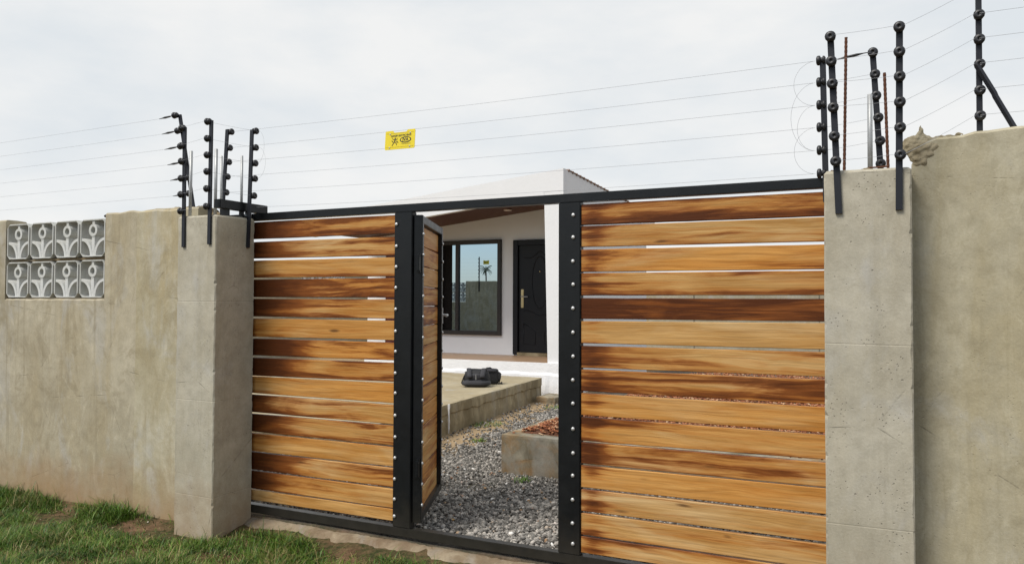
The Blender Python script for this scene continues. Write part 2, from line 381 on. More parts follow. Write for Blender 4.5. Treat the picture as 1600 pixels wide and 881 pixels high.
def bulk(name, V, F, mat, tone=None, smooth=False):
    """numpy arrays -> one mesh; F uniform polygon size"""
    me = bpy.data.meshes.new(name); V = np.asarray(V, np.float32); F = np.asarray(F, np.int32); k = F.shape[1]
    me.vertices.add(len(V)); me.vertices.foreach_set('co', V.ravel())
    me.loops.add(F.size); me.loops.foreach_set('vertex_index', F.ravel())
    me.polygons.add(len(F)); me.polygons.foreach_set('loop_start', np.arange(0, F.size, k, dtype=np.int32)); me.polygons.foreach_set('loop_total', np.full(len(F), k, np.int32))
    me.update(calc_edges=True)
    if tone is not None:
        at = me.attributes.new('tone', 'FLOAT', 'POINT'); at.data.foreach_set('value', np.asarray(tone, np.float32))
    if smooth: me.polygons.foreach_set('use_smooth', np.ones(len(F), bool))
    me.materials.append(M[mat]); me.update()
    return link(name, me)

# ------------------------------------------------------------------ ground
SLAB_X = lambda y: -4.27 - .1127*y            # right edge of the concrete slab by the house
def gheight(x, y):
    if y < 0:
        s = min(1, max(0, (y+.34)/.25)); z = .012*nz(x*2.1, y*2.1) + .02*nz(x*.6, y*.6, 4) + .006*nz(x*9, y*9)
        return (-.008 + z)*(1-s) + s*(.055+.01*nz(x*5, y*5))
    s = min(1, y/.3)
    z = .095 + .02*s + .012*nz(x*1.3, y*1.3, 2) + .005*nz(x*6, y*6, 1)
    return z
def sandmask(x, y):
    d = x - SLAB_X(y)
    v = math.exp(-max(0, d-.15)**2/.25)*1.0 + .45*nz(x*1.6, y*1.6, 8) + .2*nz(x*5, y*5, 3)
    return max(0, min(1, (v-.35)*2.2)) if y > 2.2 else max(0, min(1, (v-.8)*2))
xs = [-900, -300, -100, -40, -22, -15, -11] + list(np.arange(-9, 2.01, .07)) + [3, 5, 9, 16, 40, 120, 300, 900]
ys = [-900, -300, -100, -30, -12, -6, -4] + list(np.arange(-3, 1.0, .07)) + list(np.arange(1.0, 8.01, .14)) + [9, 11, 14, 18, 22, 35, 60, 120, 300, 900]
gv = [(x, y, gheight(x, y)) for y in ys for x in xs]; nx = len(xs)
gf = [(j*nx+i, j*nx+i+1, (j+1)*nx+i+1, (j+1)*nx+i) for j in range(len(ys)-1) for i in range(nx-1)]
gm = MB().add(gv, gf).mesh("ground", 'ground', True)
at = gm.attributes.new('sand', 'FLOAT', 'POINT'); at.data.foreach_set('value', [sandmask(v[0], v[1]) for v in gv])
struct(link("ground", gm))

# concrete sill strip under the gate
mb = MB(); n = 260
ring = []
for i in range(n+1):
    x = -4.15 + i*(3.85/n)
    yf = -.085 + .035*nz(x*3.1) + .022*nz(x*11) + .012*nz(x*31); zt = .086 + .007*nz(x*4, 2) + .002*nz(x*23, 4)
    ring.append([(x, yf-.05+.012*nz(x*9), .0), (x, yf-.010+.008*nz(x*13, 1), zt-.045+.010*nz(x*10, 6)), (x, yf+.035+.010*nz(x*12, 7), zt-.010+.002*nz(x*29, 3)), (x, -.01, zt+.002*nz(x*33, 8)), (x, .13+.02*nz(x*4, 9), zt-.004), (x, .17, 0)])
vs = [p for r_ in ring for p in r_]; fs = [(i*6+k, (i+1)*6+k, (i+1)*6+k+1, i*6+k+1) for i in range(n) for k in range(5)]
fs += [tuple(range(6)), tuple(n*6+k for k in range(5, -1, -1))]
M['sill'] = mat_concrete("sandy_sill", (.33, .27, .185), (.22, .165, .105), (.17, .11, .065), pits=.9, streak=.5, blot=7)
struct(mb.add(vs, fs).obj("concrete_sill", 'sill', smooth=True))

# ------------------------------------------------------------------ concrete pillars
def pillar(x0, x1, y0, y1, h, label, joints, seed):
    root = empty("concrete_pillar", ((x0+x1)/2, (y0+y1)/2, 0), label, "pillar", "concrete gate pillars")
    zs = sorted(list(np.arange(-.15, h-.02, .018)) + [j+d for j in joints for d in (-.004, 0, .004)] + [h-.012, h])
    hw, hd = (x1-x0)/2, (y1-y0)/2; rings = []
    cor = [(-1,-1),(1,-1),(1,1),(-1,1)]
    for z in zs:
        ins = .0011 if any(abs(z-j) < .001 for j in joints) else 0
        ins += .012 if z > h-.006 else 0
        r = []
        for ci, (sx, sy) in enumerate(cor):
            ch = .006 + .008*max(0, nz(z*9, ci*7+seed)) + .022*max(0, nz(z*27, ci*5+seed, 3)-.30)
            px, py = sx*(hw-ins), sy*(hd-ins); px += .003*nz(z*2.2, ci, seed)
            a, b = (px - sx*ch, py), (px, py - sy*ch)
            if sx*sy > 0: a, b = a, b
            r += ([b, a] if (sx*sy < 0) else [a, b]) if False else ([(px, py-sy*ch), (px-sx*ch, py)] if ci in (0, 2) else [(px-sx*ch, py), (px, py-sy*ch)])
        zz = z; tl_ = (.007*nz(seed, z*1.3), .007*nz(z*1.3, seed)) if z < h-.03 else (0, 0)
        rings.append([(p[0], p[1], zz + tl_[0]*p[0]/hw + tl_[1]*p[1]/hd + (.012*nz(p[0]*8, p[1]*8, seed) if z > h-.006 else 0)) for p in r])
    vs = [p for r in rings for p in r]; fs = []; k = 8
    for i in range(len(rings)-1):
        for j in range(k): fs.append((i*k+j, i*k+(j+1)%k, (i+1)*k+(j+1)%k, (i+1)*k+j))
    fs.append(tuple(range(k))); fs.append(tuple((len(rings)-1)*k+j for j in range(k)))
    MB().add(vs, fs).obj("shaft", 'pillar', root)
    return root
PL = pillar(-4.515, -4.15, -.365, -.01, 2.185, "square concrete gate pillar left of the gate, meeting the wall with breeze blocks", (.295, .93, 1.6), 1)
PR = pillar(-.338, .020, -.365, -.01, 2.20, "square concrete gate pillar right of the gate, beside the taller wall", (.62, 1.42), 5)

# ------------------------------------------------------------------ boundary walls
def wall_seg(mb, x0, x1, y0, y1, top, rough=.012, seed=0, dy=.004, zb=-.2):
    nxs = max(2, int((x1-x0)/.05)); rows = 8; vs = []; fs = []
    T = [top(x0+(x1-x0)*i/nxs) + rough*(nz(i*.37+seed, 3.1) + .6*nz(i*1.1, seed)) for i in range(nxs+1)]
    for i in range(nxs+1):
        x = x0+(x1-x0)*i/nxs
        for r in range(rows+1):
            z = zb + (T[i]-.012-zb)*r/rows
            vs.append((x, y0 + dy*nz(x*1.7, z*1.7, seed), z))
        vs.append((x, y0+.012, T[i])); vs.append((x, (y0+y1)/2, T[i]+.006*nz(x*13, seed))); vs.append((x, y1-.012, T[i]-.004)); vs.append((x, y1, T[i]-.016)); vs.append((x, y1, zb))
    k = rows+6
    for i in range(nxs):
        for r in range(k): fs.append((i*k+r, (i+1)*k+r, (i+1)*k+(r+1)%k, i*k+(r+1)%k))
    fs.append(tuple(range(k))); fs.append(tuple(nxs*k+r for r in range(k)))
    return mb.add(vs, fs)

# breeze block (shared mesh), front at y=0 going back to y=.16
def arc(cx, cz, rx, rz, a0, a1, n): return [(cx+rx*math.cos(math.radians(a0+(a1-a0)*i/n)), cz+rz*math.sin(math.radians(a0+(a1-a0)*i/n))) for i in range(n+1)]
bb = MB(); S = .146; ch = .032; I = .137; ci = .018
outer = [(-S+ch,-S),(S-ch,-S),(S,-S+ch),(S,S-ch),(S-ch,S),(-S+ch,S),(-S,S-ch),(-S,-S+ch)]
inner = [(-I+ci,-I),(I-ci,-I),(I,-I+ci),(I,I-ci),(I-ci,I),(-I+ci,I),(-I,I-ci),(-I,-I+ci)]
bb.ringp(outer, inner, 0, .16)
J = I+.004
for sgn in (-1, 1):
    oa = arc(J, -J, J-.010, .142, 90, 180, 10); ia = arc(J, -J, J-.034, .120, 90, 180, 10)
    poly = oa + ia[::-1]
    for q in range(10):
        pq = [oa[q], oa[q+1], ia[q+1], ia[q]]
        bb.prism([(sgn*x, z) for x, z in pq], .005, .155)
bb.box(-.0165, .0165, .0065, .1535, -J, .020); bb.box(-.0135, .0135, .007, .153, .103, J)
ro = arc(0, .060, .050, .049, 0, 360, 18)[:-1]; ri = arc(0, .060, .027, .028, 0, 360, 18)[:-1]
bb.ringp(ro, ri, .003, .157)
BLOCK = bb.mesh("breeze_block", 'block')

left = empty("boundary_wall", (-9.5, -.09, 0), "low grey rendered wall left of the gate with openwork concrete breeze blocks in its top", "wall", "boundary walls round the plot")
Lp = MB(); lev = lambda x: 2.283 + .006*math.sin(x*1.3)
loc0 = (9.5, .09, 0)
for (a, b, tp) in ((-15, -13.97, lev), (-13.97, -12.70, lambda x: 1.617), (-12.70, -6.79, lev), (-6.79, -5.525, lambda x: 1.617), (-5.525, -4.512, lambda x: 2.283+.006*math.sin(x*1.3)-.02*max(0, (-4.75-x)*-1.5))):
    wall_seg(Lp, a, b, -.18, 0, tp, .004 if tp(a) < 2 else .010, a)
Lp.obj("render", 'wall', left, loc=loc0)
M['band'] = mat_concrete("pale_render_band", (.50, .46, .35), (.42, .37, .25), (.42, .34, .19), pits=.2, streak=.7, dirt=.7, blot=1.6, trowel=.8)
bd = MB(); wall_seg(bd, -5.15, -4.513, -.192, -.10, lambda x: 2.272, .010, 3); bd.obj("pier_render", 'band', left, loc=loc0)
mo = MB()
for (xa, xb) in ((-6.79, -5.525), (-13.97, -12.70)):
    p = (xb-xa)/4
    for i in range(4):
        for r in range(2):
            link("breeze_block", BLOCK, left, loc=(9.5+xa+p*(i+.5), .09-.174, 1.617+.158+.318*r))
    for i in range(5):
        xx = min(max(xa+p*i, xa+.004), xb-.004)
        for r in range(2): mo.box(xx-.0075, xx+.0075, -.150, -.03, 1.650+.318*r, 1.618+.318*r+.285)
    mo.box(xa+.03, xb-.03, -.148, -.032, 1.9255, 1.9425)
mo.obj("mortar_joint", 'mortar', left, loc=loc0)
# broken mortar along the top next to the pillar
lump = MB()
def lumps(mb, pts, seed):
    for i, (x, y, z, r) in enumerate(pts):
        bm = bmesh.new(); bmesh.ops.create_icosphere(bm, subdivisions=2, radius=r)
        for v in bm.verts:
            d = 1 + .45*nz(v.co.x*18+i*3, v.co.y*18+seed, v.co.z*18)
            v.co = Vector((v.co.x*d*1.3, v.co.y*d, v.co.z*d*.75)) + Vector((x, y, z))
        mb.bm(bm)
def fused(mb, name, mat, parent, loc, vox=.007):
    """melt overlapping lumps into one rough mass"""
    o = mb.obj(name, mat); md_ = o.modifiers.new("r", 'REMESH'); md_.mode = 'VOXEL'; md_.voxel_size = vox; sm_ = o.modifiers.new('s', 'SMOOTH'); sm_.iterations = 6; sm_.factor = .6
    dg = bpy.context.evaluated_depsgraph_get(); me = bpy.data.meshes.new_from_object(o.evaluated_get(dg)); bpy.data.objects.remove(o)
    for v in me.vertices:
        d = .010*nz(v.co.x*22, v.co.y*22, v.co.z*22) + .006*nz(v.co.x*60, v.co.y*60, v.co.z*60); v.co += v.normal*d
    me.materials.clear(); me.materials.append(M[mat]); return link(name, me, parent, loc)
lumps(lump, [(-4.86, -.06, 2.27, .04), (-4.75, -.05, 2.275, .05), (-4.66, -.05, 2.27, .05), (-4.58, -.06, 2.25, .06), (-4.50, -.05, 2.22, .05), (-4.42, -.05, 2.20, .05), (-4.36, -.06, 2.19, .035)], 2)
fused(lump, "broken_mortar", 'mortar', left, loc0)

right = empty("boundary_wall", (2.0, -.09, 0), "tall tan rendered wall right of the gate with a broken mortar corner", "wall", "boundary walls round the plot")
rl = (-2.0, .09, 0)
Rp = MB(); rtop = lambda x: 2.335 + min(.035, .10*max(0, x-.05)) + .008*math.sin(x*7) - .10*math.exp(-((x-.02)/.03)**2)
wall_seg(Rp, .0205, 6.0, -.18, 0, rtop, .012, 9); Rp.obj("render", 'wallr', right, loc=rl)
rm = MB(); lumps(rm, [(.04, -.15, 2.32, .05), (.06, -.15, 2.28, .045), (.09, -.15, 2.31, .045), (.05, -.155, 2.335, .040), (.022, -.150, 2.30, .040), (.03, -.155, 2.345, .034), (.045, -.165, 2.265, .036), (.06, -.160, 2.30, .04), (.10, -.150, 2.335, .036), (.075, -.15, 2.35, .032), (.13, -.14, 2.345, .030), (.055, -.172, 2.235, .024), (.085, -.168, 2.28, .026), (.17, -.13, 2.352, .022), (.21, -.11, 2.362, .016)], 6)
rm.tube([(.056, -.15, 2.34), (.060, -.15, 2.385), (.056, -.15, 2.425)], .02, 6, True, [.026, .015, .003])
rm.v = [(x, -.168+(y+.155)*.42, z) for x, y, z in rm.v]
fused(rm, "broken_mortar", 'mortarg', right, rl, .006)

M['farwall'] = mat_concrete("far_wall_render", (.40, .37, .29), (.31, .28, .20), (.33, .28, .18), pits=.2, streak=.4, blot=.6)
fwl = MB(); wall_seg(fwl, -15, 9, 20, 20.2, lambda x: 2.25+.012*math.sin(x), .01, 4)
for x in (-13.2, -9.6, -6.0, -2.4, 1.2, 4.8): fwl.box(x-.12, x+.12, 19.96, 20.0, -.2, 2.24)
tag(fwl.obj("boundary_wall", 'farwall'), "plain grey wall far behind the house closing the back of the yard", "wall", "boundary walls round the plot")
swr = empty("boundary_wall", (-15, 10, 0), "grey wall with breeze blocks along the left side of the yard behind the gate", "wall", "boundary walls round the plot")
sw = MB()
for a, b, tp in ((0, 12.6, lambda x: 2.5), (12.6, 14.5, lambda x: 1.86), (14.5, 20, lambda x: 2.5)): wall_seg(sw, a, b, -.09, .09, tp, .01, 7)
swo = sw.obj("render", 'farwall', swr); swo.rotation_euler = (0, 0, math.radians(90)); swo.location = (0, -10, 0)
for i in range(6):
    for r in range(2): link("breeze_block", BLOCK, swr, loc=(.08, 12.6-10+.158+.317*i, 1.86+.158+.318*r), rot=(0, 0, math.radians(90)))

# ------------------------------------------------------------------ the gate
gate = empty("wooden_gate", (-2.25, .03, .1), "wide driveway gate of varnished timber boards in a black steel frame, its wicket open", "gate")
GL = (2.25, -.03, -.1)
g = MB(); g.bbox(-4.45, -.02, -.002, .056, 2.178, 2.228, .003); g.obj("top_rail", 'black', gate, loc=GL)
g = MB(); g.bbox(-4.45, -.02, -.004, .056, .114, .170, .003); g.obj("bottom_rail", 'black', gate, loc=GL)
bm = lathe([(.0105, 0), (.0115, -.003), (.0108, -.0065), (.007, -.0095), (.0015, -.0105)], 12).mesh("bolt", 'bolt', True)
def gate_post(x0, x1, bx, rows):
    p = MB(); p.bbox(x0, x1, -.0, .054, .171, 2.177, .0035)
    po = p.obj("post", 'black', gate, loc=GL)
    for z in rows: link("bolt", bm, po, loc=(bx+.0015*random.uniform(-1, 1), -.0005, z+.004*random.uniform(-1, 1)))
# board rows: top and bottom edge, at the two ends (metres)
R_l = [.563,.446,.438,.320,.304,.177,.169,.042,.027,-.091,-.105,-.230,-.245,-.369,-.380,-.502,-.515,-.638,-.649,-.783,-.792,-.911,-.922,-1.046,-1.057,-1.179,-1.192,-1.313,-1.321,-1.413]
R_r = [.559,.438,.432,.311,.296,.172,.165,.043,.024,-.089,-.097,-.227,-.241,-.362,-.378,-.499,-.514,-.638,-.651,-.771,-.788,-.907,-.913,-1.039,-1.053,-1.176,-1.191,-1.312,-1.322,-1.412]
L_r = [.563,.444,.423,.303,.289,.167,.156,.030,.017,-.106,-.120,-.245,-.261,-.375,-.391,-.512,-.522,-.648,-.661,-.784,-.793,-.920,-.929,-1.053,-1.062,-1.185,-1.196,-1.318,-1.325,-1.400]
L_l = [.570,.449,.427,.310,.294,.173,.158,.033,.021,-.105,-.120,-.250,-.262,-.382,-.400,-.528,-.536,-.650,-.662,-.784,-.799,-.922,-.935,-1.060,-1.069,-1.190,-1.199,-1.322,-1.334,-1.402]
def plank(xa, xb, za, zb, tone, seed, parent, dark_end=0., y0=.012, y1=.040, name="plank", warm=None):
    xc = (xa+xb)/2; zc = (za[0]+za[1]+zb[0]+zb[1])/4; N = 22; vs = []; fs = []
    for i in range(N+1):
        t = i/N; x = xa+(xb-xa)*t - xc
        top = za[0]*(1-t)+zb[0]*t - zc + .0012*nz(t*7, seed) + .0006*nz(t*23, seed); bot = za[1]*(1-t)+zb[1]*t - zc + .0012*nz(t*7, seed+9) + .0006*nz(t*23, seed+4)
        dy = .003*nz(t*2.5, seed, 5)
        for (yy, zz) in ((y0+.003, top), (y0, top-.003), (y0, bot+.003), (y0+.003, bot), (y1, bot), (y1, top)): vs.append((x, yy+dy, zz))
    k = 6
    for i in range(N):
        for j in range(k): fs.append((i*k+j, (i+1)*k+j, (i+1)*k+(j+1)%k, i*k+(j+1)%k))
    fs.append(tuple(range(k))); fs.append(tuple(N*k+j for j in range(k)))
    o = MB().add(vs, fs).obj(name, 'wood', parent)
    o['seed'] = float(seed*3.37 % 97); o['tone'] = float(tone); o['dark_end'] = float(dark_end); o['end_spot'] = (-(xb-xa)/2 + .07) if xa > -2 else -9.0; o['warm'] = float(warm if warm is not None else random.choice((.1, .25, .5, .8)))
    return o, xc, zc
tR = [.62,.34,.34,.52,.80,.12,.42,.62,.18,.42,.55,.12,.24,.34,.40]
tL = [.62,.52,.25,.66,.50,.20,.70,.56,.16,.42,.44,.28,.52,.42,.15]
for i in range(15):
    o, xc, zc = plank(-1.668, -.335, (R_l[2*i]+1.6, R_l[2*i+1]+1.6), (R_r[2*i]+1.6, R_r[2*i+1]+1.6), tR[i], 11+i*1.7, gate, .12, warm=[.35,.1,.95,.25,.7,.25,.2,.5,.9,.6,.4,.9,.25,.35,.4][i])
    o.location = (xc+GL[0], GL[1], zc+GL[2])
    o, xc, zc = plank(-4.40, -2.958, (L_l[2*i]+1.6, L_l[2*i+1]+1.6), (L_r[2*i]+1.6, L_r[2*i+1]+1.6), tL[i], 51+i*2.3, gate, .95 if tL[i] > .3 else .5, warm=[.4,.15,.7,.8,.5,.7,.9,.5,.9,.4,.3,.7,.6,.5,.4][i])  # strong end darkening carries the pillar's shadow in the board colour
    o.location = (xc+GL[0], GL[1], zc+GL[2])
gate_post(-2.956, -2.821, -2.938, [1.6+(L_r[2*i]+L_r[2*i+1])/2 for i in range(15)])
gate_post(-1.806, -1.671, -1.713, [1.6+(R_l[2*i]+R_l[2*i+1])/2 for i in range(15)])
# wicket, hinged on the inner post and swung in; local x runs from the hinge to the latch side, local y is through it
dw = .905
dm = MB()
dm.bbox(0, .05, .0, .055, .205, 2.158, .003); dm.bbox(dw-.05, dw, .0, .055, .205, 2.158, .003)
dm.bbox(.0505, dw-.0505, .001, .054, 2.106, 2.1565, .003); dm.bbox(.0505, dw-.0505, .001, .054, .2065, .257, .003)
wk = dm.obj("wicket_door", 'black', gate)
wk.location = (-2.765+GL[0], .04+GL[1], GL[2]); wk.rotation_euler = (0, 0, math.radians(113.5))
z = 2.100
for i in range(14):
    hgt = .1275 + .004*random.uniform(-1, 1)
    o, xc, zc = plank(.056, dw-.056, (z, z-hgt), (z-.003*random.random(), z-hgt+.003*random.random()), [.3,.45,.2,.5,.55,.3,.4,.25,.45,.2,.35,.3,.5,.25][i], 131+i*1.9, wk, .1, .030, .052)
    o.location = (xc, 0, zc); z -= hgt + .0035
    for bx in (.008, dw-.03): link("bolt", bm, wk, loc=(bx, -.0005, zc))
h = MB(); h.bbox(dw-.045, dw-.012, -.006, .0, 1.44, 1.56, .002); h.tube([(dw-.028, -.004, 1.505), (dw-.028, -.045, 1.505)], .009, 8); h.tube([(dw-.028, -.042, 1.505), (dw-.12, -.045, 1.50)], .008, 8)
h.obj("handle", 'steel', wk)
h = MB(); h.bbox(dw-.001, dw+.012, .02, .035, 1.40, 1.43, .002); h.obj("latch_bolt", 'steel', wk)
for zc in (1.85, .55):
    h = MB(); h.tube([(-.012, .02, zc-.06), (-.012, .02, zc+.06)], .012, 8); h.bbox(-.052, -.001, .012, .034, zc-.05, zc+.05, .003); h.obj("hinge", 'black', wk)

# ------------------------------------------------------------------ guide bracket on the left pillar
br = empty("guide_bracket", (-4.2, -.1, 2.19), "black steel guide bracket on top of the left pillar holding the gate's top rail", "bracket")
b = MB(); b.bbox(-4.232, -4.172, -.31, .137, 2.238, 2.298, .003); b.obj("box_arm", 'black', br, loc=(4.2, .1, -2.19))
b = MB(); b.bbox(-4.25, -4.16, -.24, -.235, 2.185, 2.2375, .001); b.obj("end_plate", 'black', br, loc=(4.2, .1, -2.19))
b = MB(); b.box(-4.30, -4.16, -.12, -.05, 2.180, 2.2); b.box(-4.215, -4.195, -.10, -.07, 2.195, 2.245)
b.obj("mounting_plate", 'black', br, loc=(4.2, .1, -2.19))
for yy in (-.028, .082):
    b = lathe([(.022, 0), (.024, .01), (.024, .038), (.018, .045)], 12, 'Z'); b.obj("guide_roller", 'steel', br, True, loc=(-4.2+4.2, yy+.1, 2.192-2.19))

# ------------------------------------------------------------------ electric fence
INS = lathe([(.008, .030), (.017, .028), (.021, .022), (.021, .017), (.014, .014), (.014, .008), (.0225, .005), (.024, 0), (.024, -.006), (.021, -.011), (.014, -.014), (.006, -.0145), (.006, -.010)], 14).mesh("insulator", 'ins', True)
ROT = {'F': (0, 0, 0), 'L': (0, 0, math.radians(-90)), 'R': (0, 0, math.radians(90))}
def fpost(bot, top, ins, side, label, wd=.028, extra=None):
    """bar from bot to top with insulators at given points; side: which way their front faces"""
    bot, top = Vector(bot), Vector(top)
    root = empty("fence_post", tuple(bot), label, "fence post", "electric fence posts along the wall")
    b = MB(); d = top-bot; h = wd/2; rings = []
    for t in (0, .35, .7, 1):
        c = d*t; rings += [(c.x-h, c.y-.006, c.z), (c.x+h, c.y-.006, c.z), (c.x+h, c.y+.006, c.z), (c.x-h, c.y+.006, c.z)]
    fs = [(i*4+k, i*4+(k+1)%4, (i+1)*4+(k+1)%4, (i+1)*4+k) for i in range(3) for k in range(4)] + [(3, 2, 1, 0), (12, 13, 14, 15)]
    b.add(rings, fs)
    # two lips make the bar a channel
    b.add([(x+(-1 if 0 else 0), y, z) for x, y, z in [(-h, .006, 0), (-h+.004, .006, 0), (-h+.004, .022, 0), (-h, .022, 0), (d.x-h, d.y+.006, d.z), (d.x-h+.004, d.y+.006, d.z), (d.x-h+.004, d.y+.022, d.z), (d.x-h, d.y+.022, d.z)]],
          [(0,3,2,1),(4,5,6,7),(0,1,5,4),(1,2,6,5),(2,3,7,6),(3,0,4,7)])
    b.obj("bar", 'postm', root)
    for p in ins: link("insulator", INS, root, loc=tuple(Vector(p)-bot), rot=ROT[side])
    if extra: extra(root, bot)
    return root
yF = -.378
A_i = [(-4.854+.032*i, -.12, 2.978-.118*i) for i in range(6)]
B_i = [(-4.474, yF, z) for z in (2.795, 2.673, 2.565, 2.447, 2.336, 2.221)]
P2_i = [(-4.228, yF, z) for z in (2.816, 2.701, 2.589, 2.477, 2.361, 2.241)]
P3_i = [(x, .03, z) for x, z in ((-4.433, 2.846), (-4.446, 2.729), (-4.453, 2.625), (-4.466, 2.517), (-4.476, 2.402), (-4.494, 2.283))]
P4_i = [(-4.12, y, z) for y, z in ((-.042, 2.808), (-.042, 2.69), (-.045, 2.578), (-.047, 2.469), (-.053, 2.347))]
Q1_i = [(-.303, yF-.012, 2.808), (-.300, yF-.012, 2.695), (-.296, yF-.012, 2.593), (-.293, yF-.012, 2.484), (-.289, yF-.012, 2.354), (-.284, yF-.012, 2.24)]
Q2_i = [(-.023, yF-.012, z) for z in (2.809, 2.70, 2.591, 2.479, 2.367, 2.248)]
Q3_i = [(-.382, -.05, z) for z in (2.803, 2.695, 2.582, 2.471, 2.357, 2.242)]
Q4_i = [(x, .008, z) for x, z in ((-.142, 2.827), (-.133, 2.719), (-.129, 2.613), (-.120, 2.505), (-.113, 2.391), (-.111, 2.279))]
T_i = [(.303, -.045, z) for z in (3.155, 3.041, 2.924, 2.811, 2.696, 2.576, 2.459)]
def tensioner(root, bot):
    for i, p in enumerate(A_i):
        t = MB(); q = Vector(p)-bot
        t.tube([q+Vector((-.02, 0, 0)), q+Vector((-.05, 0, -.003)), q+Vector((-.10, 0, -.006)), q+Vector((-.13, 0, -.008)), q+Vector((-.165, 0, -.01))], .006, 6, True, [.002, .006, .008, .004, .002]); t.obj("tensioner", 'ins', root)
fpost((-4.655, -.10, 2.235), (-4.822, -.10, 2.985), A_i, 'L', "leaning fence post on the low wall, its insulators pulled left by dark wire tensioners", extra=tensioner)
fpost((-4.447, yF+.006, 1.972), (-4.451, yF+.006, 2.80), B_i, 'L', "fence post fixed to the front of the left pillar at its left edge")
fpost((-4.203, yF+.006, 1.985), (-4.198, yF+.006, 2.822), P2_i, 'L', "fence post fixed to the front of the left pillar at its right corner")
fpost((-4.502, .012, 2.10), (-4.455, .012, 2.862), P3_i, 'R', "leaning fence post behind the left pillar, insulators on its right side")
fpost((-4.138, -.088, 1.978), (-4.138, -.062, 2.815), P4_i, 'R', "fence post on the inner side of the left pillar next to the boards")
fpost((-.274, yF+.006, 2.005), (-.304, yF+.006, 2.815), Q1_i, 'F', "leaning fence post on the front of the right pillar, near its left edge")
fpost((-.030, yF+.006, 2.010), (-.022, yF+.006, 2.815), Q2_i, 'F', "upright fence post on the front of the right pillar, at its right edge")
fpost((-.354, -.05, 2.10), (-.366, -.05, 2.815), Q3_i, 'L', "fence post at the gate side of the right pillar, spiky insulators facing the gate")
fpost((-.104, .02, 2.10), (-.143, .02, 2.83), Q4_i, 'F', "leaning fence post behind the right pillar between a grey pipe and a rusty bar")
def brace(root, bot):
    b = MB(); p0, p1 = Vector((.292, -.06, 2.685))-bot, Vector((.432, -.07, 2.385))-bot
    b.tube([p0, p0.lerp(p1, .45)+Vector((.002, 0, .001)), p0.lerp(p1, .5), p1], .0125, 4); b.obj("brace", 'postm', root)
fpost((.302, -.03, 2.30), (.303, -.03, 3.20), T_i, 'F', "tallest fence post, with a slanting brace, on top of the right wall", .024, brace)
# post on the left wall further along (seen in the window's reflection)
Z_i = [(-12.2, .03, 2.98-.115*i) for i in range(6)]
fpost((-12.2, .014, 1.95), (-12.2, .014, 3.05), Z_i, 'F', "fence post on the left wall, mirrored in the house window beside a yellow sign")

WC = 0
ORD = ["topmost", "second from the top", "third from the top", "fourth from the top", "fifth from the top", "lowest"]
def wire(pts, label, group, sag=0.0, r=.0008, n=10):
    P = [Vector(p) for p in pts]; out = []
    for a, b in zip(P[:-1], P[1:]):
        for i in range(n): t = i/n; q = a.lerp(b, t); q.z -= sag*4*t*(1-t); out.append(q)
    out.append(P[-1])
    tag(MB().tube(out, r, 4, False).obj("fence_wire", 'wire'), label, "wire", group)
off = lambda p, dx=0, dy=0, dz=0: (p[0]+dx, p[1]+dy, p[2]+dz)
for i in range(6):
    k = ORD[i]
    wire([off(A_i[i], -.16, 0, -.01), (-9, -.05, A_i[i][2]+.008), (-12.2, .045, Z_i[i][2]), (-15, .045, Z_i[i][2])], k+" wire running left from the leaning post over the breeze blocks", "wires above the left wall", .004)
    wire([off(B_i[i], 0, -.018), off(P2_i[i], -.005, -.02)], k+" short wire between the two posts on the left pillar's front", "short wires on the left pillar", .002, .0007)
    wire([off(P3_i[i], .02, 0), off(Q3_i[i], -.03, 0)], k+" long wire strung above the gate between the pillars", "wires above the gate", .012)
    wire([off(Q1_i[i], .02, -.02), off(Q2_i[i], -.02, -.02)], k+" short wire between the two posts on the right pillar's front", "short wires on the right pillar", .002, .0007)
    wire([off(Q2_i[i], .02, -.02), off(T_i[i+1], -.02, -.02), ], k+" wire rising from right pillar to the tall braced post", "wires rising to the tall post", .004)
    wire([off(T_i[i+1], .0, -.02), (3.5, -.045, T_i[i+1][2]+.03)], k+" wire running right from the tall braced post", "wires above the right wall", .01)
for i in range(5):
    wire([off(P2_i[i], .0, -.02), off(P4_i[i], .0, 0)], ORD[i]+" short wire rounding the left pillar's inner corner", "short wires round the left pillar", .003, .0007)
    wire([off(Q3_i[i], .0, .0, -.004), off(Q4_i[i], .0, -.01)], ORD[i]+" short wire behind the right pillar, between its two back posts", "short wires behind the right pillar", .002, .0007)
def loop(p, q, bulge, label, group):
    p, q = Vector(p), Vector(q); c = (p+q)/2; hv = (p-q)/2; pts = []
    for i in range(17):
        a = math.pi*i/16; pts.append(c + hv*math.cos(a) + Vector((bulge, 0, 0))*math.sin(a))
    tag(MB().tube(pts, .0007, 4, False).obj("jumper_wire", 'wire'), label, "wire", group)
for a, b_, s_ in ((0, 2, -.10), (2, 4, -.085), (1, 4, -.115), (3, 5, -.10)):
    loop(off(Q3_i[a], -.02), off(Q3_i[b_], -.02), s_, "jumper loop beside the right pillar joining its %s and %s wires" % (ORD[a].replace(" from the top", ""), ORD[b_].replace(" from the top", "")), "jumper loops at the right pillar")
for a, b_, s_ in ((0, 2, .06), (1, 3, .075), (2, 4, -.07)):
    loop(off(P4_i[a], .02), off(P4_i[b_], .02), s_, "jumper loop beside the left pillar joining its %s and %s insulators" % (ORD[a].replace(" from the top", ""), ORD[b_].replace(" from the top", "")), "jumper loops at the left pillar")
tn = MB(); tn.tube([(-.300, -.04, 2.800), (-.27, -.035, 2.806), (-.215, -.025, 2.815), (-.185, -.02, 2.820), (-.165, -.015, 2.823)], .006, 6, True, [.002, .006, .007, .003, .002])
tag(tn.obj("wire_tensioner", 'ins'), "dark wire tensioner between the posts on top of the right pillar", "tensioner")

